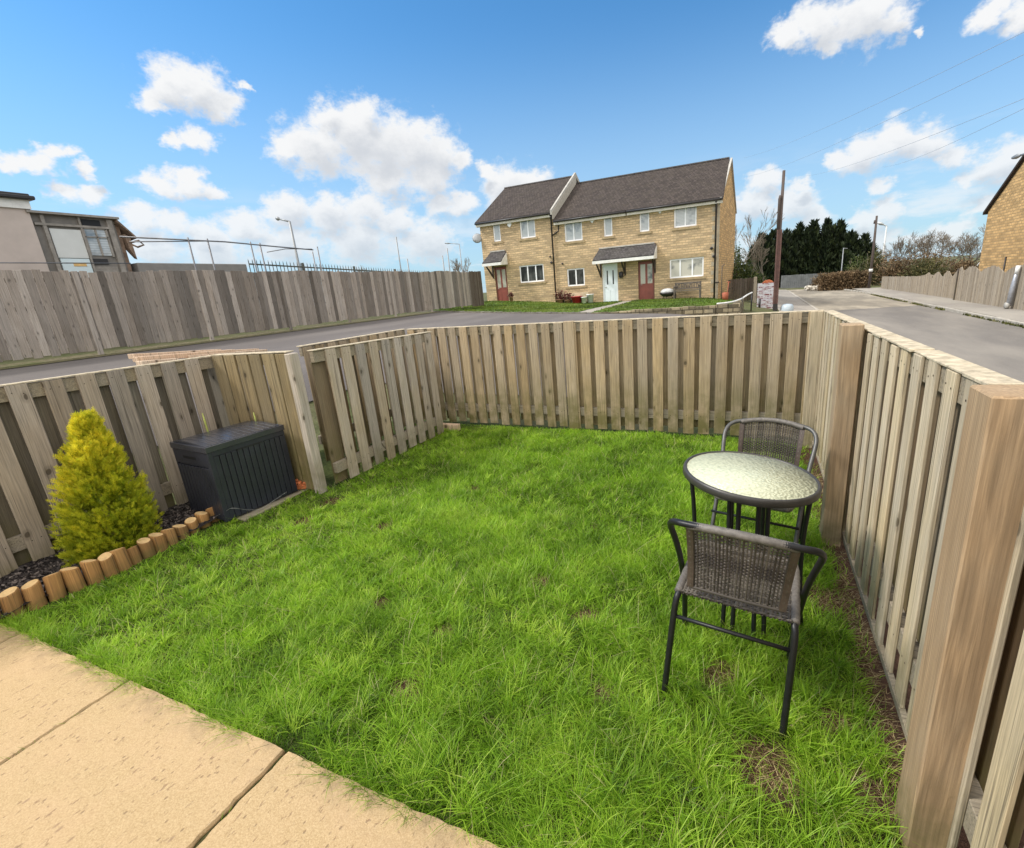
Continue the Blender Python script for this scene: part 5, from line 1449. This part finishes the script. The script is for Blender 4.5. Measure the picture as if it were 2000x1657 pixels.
def T(name, pts, r, parent, o, mat):
    mb = MB(); mb.tube([Vector(p) - Vector(o) for p in pts], r, 6); return mb.build(name, mat, parent)
oo = (-16.0, 8.6, 1.0)
T('rail', [(-16, 8.3, 3.84), (-16, 11.25, 3.855), (-16, 13.2, 3.78), (-16, 14.75, 3.73)], .022, pr, oo, M['galv'])
T('rail', [(-16, 8.5, 3.72), (-16, 10.6, 3.845)], .016, pr, oo, M['galv'])
T('rail', [(-16, 12.7, 3.58), (-16, 13.5, 3.72), (-16, 14.7, 3.76)], .014, pr, oo, M['galv'])
for y, z in ((10.09, 3.92), (10.68, 3.92), (12.14, 3.9), (12.49, 3.88), (14.7, 3.66), (14.98, 3.86)): T('post', [(-16, y, .9), (-16, y, z)], .024, pr, oo, M['galv'])
T('rail', [(-17.6, 4.0, 3.26), (-17.6, 9.2, 3.30)], .015, pr, oo, M['galv'])
pa = empty('palisade_fence', (-16.4, 12.2, .9), 0, 'dark steel palisade fence with pointed pales behind the boundary fence', 'fence')
mb = MB()
y = 12.2
while y < 26:
    z = 3.36 - .04 * (y - 12.2)
    mb.box(-16.42, -16.40, y, y + .02, .9, z - .05); mb.add([(-16.42, y, z - .05), (-16.40, y, z - .05), (-16.40, y + .02, z - .05), (-16.42, y + .02, z - .05), (-16.41, y + .01, z + .04)], [(0, 1, 4), (1, 2, 4), (2, 3, 4), (3, 0, 4)])
    y += .155
mb.v = [(a + 16.4, b_ - 12.2, c_ - .9) for a, b_, c_ in mb.v]
M['dark_steel'] = plain('dark_steel', (.10, .105, .09), .6, .3, .3)
mb.build('pales', M['dark_steel'], pa)
mb = MB(); mb.hexa([(0.02, 0, 2.28), (.05, 0, 2.28), (.02, 13.8, 1.73), (.05, 13.8, 1.73), (.02, 0, 2.33), (.05, 0, 2.33), (.02, 13.8, 1.78), (.05, 13.8, 1.78)]); mb.build('rail', M['dark_steel'], pa)
for k in range(5):
    mb = MB(); yy = 2.2 + 2.7 * k; mb.box(.0, .07, yy, yy + .07, -.3, 2.46 - .04 * yy); mb.build('post', M['dark_steel'], pa)

# ------------------------------------------------------------------ poles, lamps, wires
def street_lamp(label, base, h, r, arm, mat, head=True):
    e = empty('street_lamp', base, 0, label, 'street lamp', None)
    mb = MB(); mb.tube([(0, 0, 0), (0, 0, h * .3), (0, 0, h)], [r * 1.35, r * 1.1, r * .8], 8); mb.build('column', mat, e)
    if arm:
        mb = MB(); mb.tube([(0, 0, h - .03), arm], r * .6, 6); mb.build('arm', mat, e)
        a = Vector(arm); d = (a - Vector((0, 0, h))).normalized()
        if head:
            mb = MB(); mb.tube([a - d * .05, a + d * .25, a + d * .55], [r * .7, r * 1.5, r * .9], 8); mb.build('lamp_head', mat, e)
    return e
M['lamp_grey'] = plain('lamp_grey', (.26, .27, .28), .5, .3, .1)
M['lamp_pale'] = plain('lamp_pale', (.50, .52, .52), .5, .2, .1)
def gzz(x, y): return float(ground_z(x, y))
street_lamp('tall slim street lamp with rising arm beyond the palisade fence', (-51.7, 45, .5), 11.0, .16, (-1.6, 0, 11.45), M['lamp_grey'])
street_lamp('distant street lamp with a long flat arm just left of the terrace', (-25.2, 40, .8), 5.25, .045, (-1.0, 0, 5.38), M['lamp_grey'])
street_lamp('pale street lamp with short arm rising behind the wavy topped fence', (11.5, 60, -.9), 5.8, .10, (-.3, 0, 5.95), M['lamp_pale'])
street_lamp('short double armed street lamp in front of the dark cypress trees', (7.28, 54.5, -.7), 3.75, .045, (.34, 0, 3.66), M['lamp_grey'], False)
street_lamp('grey street lamp arm reaching over the right gable building', (9.05, 24.0, -.4), 5.42, .06, (-.05, 2.0, 5.5), M['lamp_grey'])
for (x, y, h, lab) in ((-32.25, 40, 6.8, 'tall thin mast beyond the middle of the boundary fence'), (-31.3, 40, 4.7, 'short thin mast just right of the tall thin mast'), (-27.2, 40, 4.6, 'short thin post left of the lamp with the long flat arm'), (-27.9, 42, 5.4, 'thin pole with bare twigs around it beyond the boundary fence')):
    mb = MB(); mb.tube([(x, y, .6), (x, y, .6 + h)], .06, 6); tag(mb.build('mast', M['lamp_grey']), lab, 'mast')
tp = empty('telegraph_pole', (.80, 24.0, -.12), 0, 'tall brown telegraph pole in a steel channel at the corner of the stone wall', 'telegraph pole')
M['pole_wood'] = wood('pole_wood', (.11, .085, .075), (.14, .12, .11), .4, 0, .1, tone=.2)
mb = MB(); mb.tube([(0, 0, 0), (0, 0, 2.5), (.03, 0, 5.62)], [.075, .07, .055], 10); mb.build('post', M['pole_wood'], tp)
M['rust_brown'] = plain('rust_brown', (.105, .05, .04), .6, 0, .35, 7, .25)
mb = MB(); mb.box(-.105, -.042, -.12, .02, .3, 3.35); mb.box(.042, .10, -.12, .02, .3, 3.35); mb.box(-.0415, .0415, -.09, -.078, .3, 3.35); mb.build('channel_guard', M['rust_brown'], tp, bevel=.006)
mb = MB(); mb.tube([(-.07, -.06, 3.2), (-.07, -.06, 4.55), (-.04, -.04, 4.68)], .058, 8); mb.build('cable_duct', M['pole_wood'], tp)
mb = MB(); mb.box(-.095, .095, -.125, .0, -.05, .29); mb.build('base_plate', M['gutter'], tp)
tq = empty('telegraph_pole', (8.05, 45.6, -.45), 0, 'dark slim telegraph pole beside the brown hedge at the road end', 'telegraph pole')
mb = MB(); mb.tube([(0, 0, 0), (.02, 0, 3), (.0, 0, 5.35)], [.10, .09, .07], 8); mb.tube([(-.12, -.02, 4.8), (-.11, -.02, 5.05)], .05, 6); mb.build('post', M['pole_wood'], tq)
mb = MB(); mb.tube([(0, -.02, 1.35), (0, -.02, 1.55)], .13, 8); mb.build('white_band', M['white_paint'], tq)
M['cable'] = plain('cable', (.26, .32, .40), .6, 0, .05)
for i, (p, q, sag, lab) in enumerate((((3.91, 12, 5.13), (-1.4, 46, 10.4), .25, 'topmost overhead cable crossing the sky toward the terrace'), ((3.96, 12, 4.80), (-1.0, 46, 9.0), .25, 'second overhead cable from the top crossing the sky toward the terrace'),
        ((4.07, 12, 4.13), (3.2, 46, 8.4), .2, 'third overhead cable from the top passing in front of the white cumulus'), ((4.1, 12, 3.98), (8.05, 45.6, 8.2), .2, 'lowest overhead cable passing in front of the white cumulus'))):
    a, c = Vector(p), Vector(q); mb = MB()
    mb.tube([a + (c - a) * t - Vector((0, 0, sag * 4 * t * (1 - t))) for t in [k / 20 for k in range(21)]], .0042, 4)
    tag(mb.build('overhead_cable', M['cable']), lab, 'cable')

# ------------------------------------------------------------------ right side of the street
g2 = empty('gable_building', (10.0, 24.0, -.5), 0, 'buff stone building with a steep gable wall at the right edge of the street', 'building')
mb = MB(); a0, a1, ap = -7.0 + 0, 7.2, 2.6
mb.add([(0, -2.0, 0), (0, 7.2, 0), (0, 7.2, 4.02), (0, 2.6, 6.75), (0, -2.0, 4.02)], [(0, 1, 2, 3, 4)], .5)
mb.quad((0, 7.2, 0), (9, 7.2, 0), (9, 7.2, 4.02), (0, 7.2, 4.02)); mb.quad((0, -2, 0), (9, -2, 0), (9, -2, 4.02), (0, -2, 4.02))
mb.build('wall', M['buff2'], g2, fixn=False)
mb = MB()
mb.prism([(-.12, 7.45, 3.90), (-.12, 2.6, 6.79), (-.12, -2.25, 3.90), (-.12, -2.25, 4.02), (-.12, 2.6, 6.92), (-.12, 7.45, 4.02)], (9.3, 0, 0))
mb.build('roof', M['tiles'], g2)
mb = MB(); mb.tube([(-.03, 4.35, .2), (-.03, 4.35, 1.9)], .03, 6); mb.build('drainpipe', M['gutter'], g2)
mb = MB(); mb.hexa([(.4, 7.201, 0), (5, 7.201, 0), (.4, 8.25, 0), (5, 8.25, 0), (.4, 7.201, 2.15), (5, 7.201, 2.15), (.4, 8.25, 1.55), (5, 8.25, 1.55)]); mb.build('lean_to', M['buff2'], g2)
mb = MB(); mb.hexa([(.3, 7.15, 2.2), (5, 7.15, 2.2), (.3, 8.4, 1.5), (5, 8.4, 1.5), (.3, 7.15, 2.27), (5, 7.15, 2.27), (.3, 8.4, 1.57), (5, 8.4, 1.57)]); mb.build('lean_to_roof', M['white_paint'], g2)

gpz = lambda y: float(ground_z(8.4, y)) + .12
def wave_top(y):
    pk_ = [21.2, 23.8, 25.95, 27.8, 28.4]
    for i in range(len(pk_) - 1):
        if pk_[i] <= y < pk_[i + 1]:
            t = (y - pk_[i]) / (pk_[i + 1] - pk_[i]); return .86 + .27 * (1 - abs(2 * t - 1) ** 2.2)
    return .86
wf = board_fence('garden_fence', 'near section of weathered fence with arched panel tops and a dark end post', None, 21.3, 28.3, .145, lambda s: gpz(s) - .02, wave_top, M['wood_wavy'], None, 'y', 8.42, None, 'fence', .022, -1)
mb = MB(); mb.box(8.36, 8.46, 28.31, 28.42, -.6, 1.05); mb.build('post', M['wood_dark'], wf)
def wave_top2(y):
    pk_ = [28.5, 29.9, 31.3, 32.9, 34.4]
    for i in range(len(pk_) - 1):
        if pk_[i] <= y < pk_[i + 1]:
            t = (y - pk_[i]) / (pk_[i + 1] - pk_[i]); h = .98 - .05 * i; return h - .32 + .32 * (1 - abs(2 * t - 1) ** 1.6)
    return .62 - .012 * (y - 34.4)
board_fence('garden_fence', 'long far section of pale weathered fence with pointed arches then a level top', None, 28.5, 44.6, .15, lambda s: gpz(s) - .02, wave_top2, M['wood_wavy'], [36.5, 38.5, 40.5, 42.5], 'y', 8.66, None, 'fence', .022, -1)
wp = empty('steel_roller', (8.27, 22.55, -.33), 0, 'grey steel gate roller leaning upright against the arched fence', 'roller')
mb = MB(); mb.tube([(0, .05, .1), (0, .0, .7), (.02, -.05, 1.42)], [.085, .08, .05], 10); mb.build('tube', plain('galv_pale', (.36, .37, .40), .4, .4, .3, 8, .1), wp)
mb = MB(); mb.lathe([(0, -.05), (.11, -.05), (.11, .05), (0, .05)], 14, Matrix.Translation((-.05, .05, .11)) @ Matrix.Rotation(R(90), 4, 'Y')); mb.build('wheel', M['coping'], wp)
mb = MB(); mb.tube([(.016, -.04, 1.18), (.022, -.05, 1.46)], .063, 10); mb.build('white_band', M['white_paint'], wp)
# right of the terrace
board_fence('side_fence', 'low brown board fence with a stout post between the gable and the street', None, -1.4, -.12, .12, lambda s: .15, lambda s: 1.30, M['wood_dark'], None, 'x', 28.6, None, 'fence', .022, -1)
mb = MB(); mb.box(-.14, .02, 28.0, 28.16, -.3, 1.34); tag(mb.build('gate_post', M['wood_wavy'], bevel=.02), 'stout weathered post standing right of the low brown board fence', 'post')
def patchy():
    m, nt, out = newmat('patchy_brick'); b = NB(nt)
    co = b.obj(); s_ = b.n('ShaderNodeSeparateXYZ', {0: co}); cv = b.n('ShaderNodeCombineXYZ', {0: b.math('ADD', s_.outputs[0], s_.outputs[1]), 1: s_.outputs[2], 2: 0.0}).outputs[0]
    br = b.n('ShaderNodeTexBrick', {'Vector': cv, 'Color1': (.16, .035, .04, 1), 'Color2': (.30, .20, .24, 1), 'Mortar': (.5, .48, .46, 1), 'Scale': 1.0, 'Mortar Size': .015, 'Brick Width': .24, 'Row Height': .085})
    n = b.noise(b.vec('MULTIPLY', cv, (3.5, 9, 1)), 1.0, 2, .6)
    col = b.mix(b.maprange(n, .46, .54), br.outputs['Color'], (.50, .485, .51))
    b.bsdf(out, col, .9, 0, b.bump(br.outputs['Fac'], .6, .02), .2); return m
bw = empty('brick_wall', (.45, 25.3, -.1), 0, 'stub of flaking whitewashed brick wall behind the telegraph pole', 'wall')
M['patchy'] = patchy()
mb = MB(); mb.box(-.40, .42, -.12, .12, -.3, 1.16); mb.build('brickwork', M['patchy'], bw)
mb = MB(); mb.prism([(-.22, -.1, 1.161), (.28, -.1, 1.161), (.2, -.1, 1.25), (.08, -.1, 1.30), (-.1, -.1, 1.27)], (0, .2, 0)); mb.build('loose_bricks', plain('loose_red', (.42, .12, .05), .9, 0, .3, 9, .5), bw, bevel=.01)
mb = MB(); mb.tube([(-.28, -.4, 0), (-.28, -.4, .48)], .05, 8); tag(mb.build('bollard', M['gutter'], None, loc=(.45, 25.3, -.1)), 'short black bollard in front of the whitewashed brick stub', 'bollard')
mb = MB(); prof_ = [(0, .0), (.24, 0), (.27, .08), (.25, .26), (.19, .34), (.0, .37)]
mb.lathe(prof_, 20, Matrix.Scale(1.3, 4, (0, 1, 0)))
tag(mb.build('water_tank', plain('pale_blue_plastic', (.40, .46, .50), .35, 0, .05), None, loc=(1.28, 24.1, -.22)), 'pale blue white rounded tank on the ground beside the telegraph pole', 'tank')
mb = MB(); r_ = np.random.default_rng(3)
for k in range(40):
    Mq = Matrix.Translation((r_.uniform(4.0, 5.1), r_.uniform(48, 49), gzz(4.5, 48.5) + r_.uniform(0, .28))) @ Euler(r_.uniform(0, 3, 3)).to_matrix().to_4x4()
    s_ = r_.uniform(.08, .22); mb.box(-s_, s_, -s_ * .7, s_ * .7, -s_ * .5, s_ * .5, None, Mq)
tag(mb.build('rubble', plain('rubble', (.55, .50, .42), .9, 0, .2)), kind='stuff')
board_fence('side_fence', 'dark grey board fence in front of the dark cypress trees', None, 2.3, 6.6, .2, lambda s: gzz(s, 57) - .1, lambda s: 1.0 - .02 * s, plain('grey_slab', (.15, .155, .16), .9, 0, .25, 2, .2), None, 'x', 57, None, 'fence', .03, -1, False)

# ------------------------------------------------------------------ trees, hedges
M['bark_grey'] = plain('bark_grey', (.135, .115, .09), .9, 0, .3, 6, .3)
M['twig'] = plain('twig', (.20, .165, .125), .9, 0, .25, 3, .1)
M['cypress'] = leafmat('cypress', [(0, (.006, .011, .006)), (.5, (.020, .032, .014)), (1, (.050, .065, .022))], .12, .6, nsc=.7)
M['evergreen'] = leafmat('evergreen', [(0, (.02, .035, .012)), (.5, (.06, .09, .02)), (1, (.14, .16, .05))], .25, .5, nsc=.9)
M['brown_leaf'] = leafmat('brown_leaf', [(0, (.06, .04, .022)), (.5, (.175, .115, .065)), (1, (.30, .21, .12))], .2, .8, nsc=.7)
M['olive_leaf'] = leafmat('olive_leaf', [(0, (.04, .045, .015)), (.5, (.10, .10, .035)), (1, (.21, .18, .08))], .25, .7, nsc=.7)
def cypress(x, y, h, rad, seed, label):
    r = np.random.default_rng(seed); z0 = gzz(x, y)
    e = empty('cypress', (x, y, z0), 0, label, 'tree', 'row of dark cypress trees')
    mb = MB(); mb.tube([(0, 0, 0), (0, 0, h * .5), (0, 0, h * .85)], [.16, .1, .03], 6); mb.build('trunk', M['bark_grey'], e)
    parts, tones = [], []
    spires = [(0, 0, h)] + [(r.normal(0, rad * .42), r.normal(0, rad * .42), h * r.uniform(.72, .97)) for _ in range(6)]
    for sx, sy, sh in spires:
        m = 1500 if sh == h else 900
        t = r.random(m) ** 1.15
        a = r.uniform(0, 6.283, m)
        rr_ = rad * .62 * np.clip((1 - t) ** .75 + .02, 0, 1) * (1 + .35 * np.sin(a * 3 + t * 22 + sx * 9)) * r.uniform(.55, 1.08, m) * np.clip((t + .12) / .2, .55, 1)
        P_ = np.stack([sx + rr_ * np.cos(a), sy + rr_ * np.sin(a), t * sh], 1)
        u = np.stack([np.cos(a) * .55, np.sin(a) * .55, np.full(m, 1.0)], 1) + r.normal(0, .28, (m, 3)); u /= np.linalg.norm(u, axis=1, keepdims=True)
        w = np.cross(u, r.normal(size=(m, 3))); w /= np.linalg.norm(w, axis=1, keepdims=True)
        s = r.uniform(.22, .52, m)[:, None]
        parts.append(np.stack([P_ - w * s * .17, P_ + u * s * .5 - w * s * .22, P_ + u * s * 1.25, P_ + u * s * .5 + w * s * .22], 1))
        tones.append(np.clip(.42 + .3 * np.sin(a * 3 + t * 22 + sx * 9) + r.normal(0, .18, m), 0, 1))
    q = np.concatenate(parts); tn = np.concatenate(tones)
    np_mesh('crown', q.reshape(-1, 3), [np.arange(len(q) * 4).reshape(-1, 4)], M['cypress'], e, {'rnd': np.repeat(tn, 4)})
cy = [(.25, 60, 5.6, 1.25), (1.45, 60.5, 6.1, 1.35), (2.75, 60, 6.0, 1.35), (4.0, 61, 6.7, 1.5), (5.2, 60, 6.8, 1.6), (6.4, 60.5, 6.8, 1.6), (7.6, 60, 6.5, 1.65), (8.8, 60.5, 5.2, 1.6)]
for i, (x, y, h, rd) in enumerate(cy):
    cypress(x, y, h * .93, rd * 1.18, 100 + i, f'{ORD[i]} dark cypress from the terrace end in the row behind the grey fence')

def bare_tree(name, x, y, h, seed, label, cat='tree', group=None, spread=.5, levels=5, r0=.12, twig=True, lean=0.0, leaf=None, first=.28, z0=None, mat=None):
    rr = random.Random(seed); z0 = gzz(x, y) if z0 is None else z0
    e = empty(name, (x, y, z0), 0, label, cat, group)
    big, small = MB(), MB(); tips = []
    def grow(p, d, L, rad, lv):
        n = 3; pts = [p]; dd = d.copy()
        for k in range(n):
            dd = (dd + Vector((rr.gauss(0, .12), rr.gauss(0, .12), rr.gauss(.05, .06)))).normalized()
            pts.append(pts[-1] + dd * (L / n))
        rad2 = rad * .68
        tgt = big if lv >= levels - 1 else small
        tgt.tube(pts, [rad + (rad2 - rad) * k / n for k in range(n + 1)], 6 if tgt is big else 3, .5, False, True)
        if lv == 0: tips.append(pts[-1]); return
        m = rr.choice((2, 3, 3)) if lv > 1 else rr.choice((3, 4))
        for k in range(m):
            a = rr.uniform(0, 6.283); ax = dd.orthogonal().normalized(); ax.rotate(Matrix.Rotation(a, 3, dd))
            ang = rr.uniform(.3, 1.0) * spread
            nd = (dd * math.cos(ang) + ax * math.sin(ang) + Vector((0, 0, .12))).normalized()
            st_ = pts[-1] if k < 2 else pts[rr.choice((1, 2))]
            grow(st_, nd, L * rr.uniform(.62, .86), max(rad2 * rr.uniform(.65, .9), .013), lv - 1)
    grow(Vector((0, 0, -.1)), Vector((lean, 0, 1)).normalized(), h * first, r0, levels)
    big.build('trunk', M['bark_grey'], e, fixn=False)
    small.build('crown', mat or M['twig'], e, fixn=False)
    return e
bt = [(12.4, 62, 3.4, 'first'), (13.3, 60, 4.0, 'second'), (14.1, 61, 4.6, 'third'), (14.9, 59, 4.6, 'fourth'), (15.7, 62, 4.7, 'fifth'), (16.6, 60, 4.4, 'sixth'), (17.5, 61, 4.3, 'seventh'), (18.4, 60, 4.2, 'eighth'), (19.3, 62, 4.8, 'ninth'), (20.3, 60, 4.8, 'tenth')]
for i, (x, y, h, w_) in enumerate(bt):
    bare_tree('bare_tree', x, y, h * 1.25, 200 + i, f'{w_} leafless tree from the left in the clump behind the arched fence', 'tree', 'leafless trees behind the arched fence', .78, 6, .11, lean=random.uniform(-.2, .2), first=.24)
bare_tree('bare_tree', -1.0, 44, 6.6, 301, 'leafless tree rising just right of the terrace gable', 'tree', None, .42, 6, .09, first=.27)
bare_tree('bare_tree', .5, 47, 5.2, 305, 'slender leafless tree between the terrace gable and the cypresses', 'tree', None, .5, 6, .07, first=.27)
bare_tree('bare_tree', -11.5, 40, 8.6, 311, 'leafless tree whose twigs show above the terrace ridge', 'tree', None, .3, 5, .1, first=.3)
for i, (x, y, h, lab) in enumerate(((-46, 45, 5.6, 'leafless tree rising left of the pipe rail end beyond the boundary fence'), (-43, 46, 5.2, 'leafless tree beyond the pipe rail posts'), (-40, 44, 4.9, 'leafless tree beyond the start of the palisade fence'), (-36, 46, 4.2, 'small leafless tree beyond the middle of the palisade fence'), (-29, 46, 5.2, 'small leafless tree left of the lamp with the long flat arm'), (-20.5, 44, 5.6, 'leafless tree against the left corner of the terrace'))):
    bare_tree('bare_tree', x, y, h, 320 + i, lab, 'tree', None, .6, 6, .08, first=.26, z0=.5)
def shrub(name, x, y, rad, n, size, mat, seed, label, z=None, cat='shrub'):
    zz = gzz(x, y) if z is None else z
    e = empty(name, (x, y, zz), 0, label, cat)
    leaf_ball('foliage', e, (0, 0, rad[2] * .8), rad, n, size, mat, seed, .3, .5)
    mb = MB(); rr = random.Random(seed)
    for k in range(14):
        a = rr.uniform(0, 6.28); mb.tube([(0, 0, -.05), (rad[0] * .4 * math.cos(a), rad[1] * .4 * math.sin(a), rad[2] * .7), (rad[0] * .8 * math.cos(a), rad[1] * .8 * math.sin(a), rad[2] * rr.uniform(1.2, 1.75))], [.03, .02, .006], 4)
    mb.build('stems', M['twig'], e, fixn=False)
shrub('evergreen_shrub', -.75, 35, (.75, .8, 1.15), 2600, .16, M['evergreen'], 51, 'green leafy evergreen shrub right of the terrace gable')
shrub('evergreen_shrub', .15, 37, (.55, .6, .75), 1600, .14, M['evergreen'], 52, 'lower rounded evergreen shrub over the brown board fence')
shrub('conifer', -1.35, 37.5, (.45, .5, 1.75), 1500, .16, M['evergreen'], 53, 'narrow yellow green conifer close against the terrace gable', cat='conifer')
hg = empty('hedge', (6.5, 47, gzz(6.5, 47)), 0, 'clipped brown leafless hedge across the end of the road', 'hedge')
r_ = np.random.default_rng(61); n = 9000
P_ = np.stack([r_.uniform(-1.75, 1.7, n), r_.uniform(-.5, .5, n), r_.uniform(0, 1.32, n) ** 1.0], 1); P_[:, 2] *= 1 + .1 * fbm(P_[:, 0] * 2, P_[:, 0] * 0)
u = r_.normal(size=(n, 3)); u[:, 2] += .5; u /= np.linalg.norm(u, axis=1, keepdims=True); w = np.cross(u, r_.normal(size=(n, 3))); w /= np.linalg.norm(w, axis=1, keepdims=True); s = r_.uniform(.06, .16, n)[:, None]
q = np.stack([P_ - w * s * .15, P_ + u * s - w * s * .3, P_ + u * s * 1.6, P_ + u * s + w * s * .3], 1)
np_mesh('foliage', q.reshape(-1, 3), [np.arange(4 * n).reshape(-1, 4)], M['brown_leaf'], hg, {'rnd': np.repeat(r_.random(n), 4)})
shrub('bramble', 5.2, 49.5, (.8, .6, .75), 1800, .16, M['brown_leaf'], 62, 'straggly brown bramble at the left end of the brown hedge')
shrub('bramble', 7.9, 52, (.6, .6, 1.0), 1500, .16, M['olive_leaf'], 63, 'olive brown bush rising behind the brown hedge')
shrub('conifer', 9.0, 57, (1.0, .8, 1.5), 2200, .2, M['evergreen'], 64, 'green conical bush between the cypresses and the slim telegraph pole', cat='conifer')
for i, (x, y, rx, rz, mt, lab) in enumerate(((11.2, 53, 1.6, 1.35, 'brown_leaf', 'brown thicket just right of the slim telegraph pole'), (13.2, 52, 1.5, 1.1, 'olive_leaf', 'low olive thicket above the level part of the arched fence'), (14.3, 56, 1.9, 1.5, 'brown_leaf', 'brown thicket around the trunks of the leafless clump'), (16.6, 55, 1.7, 1.0, 'brown_leaf', 'brown thicket behind the pointed arches of the fence'), (10.0, 55, .9, 1.7, 'olive_leaf', 'tall olive green bush behind the slim telegraph pole'))):
    shrub('thicket', x, y, (rx, .9, rz), 3400, .18, M[mt], 70 + i, lab, cat='thicket')
# distant wooded hill and low rise
hv = []; nxh = 60
for k in range(nxh):
    a = -1.35 + 2.3 * k / (nxh - 1)
    h = 2 + 5 * fbm(a * 3 + 5, 0.0) + 9 * math.exp(-((a - .345) / .03) ** 2)
    for (d, f) in ((380, 0), (430, .6), (520, 1.0), (700, .6), (900, 0)):
        hv.append((math.sin(a) * d, math.cos(a) * d, -6 + h * float(f)))
hf = np.array([[i * 5 + j, (i + 1) * 5 + j, (i + 1) * 5 + j + 1, i * 5 + j + 1] for i in range(nxh - 1) for j in range(4)])
tag(np_mesh('hills', np.array(hv), [hf], plain('hill_green', (.07, .075, .055), .95, 0, .3, .05, .0), None, None, True), kind='structure')
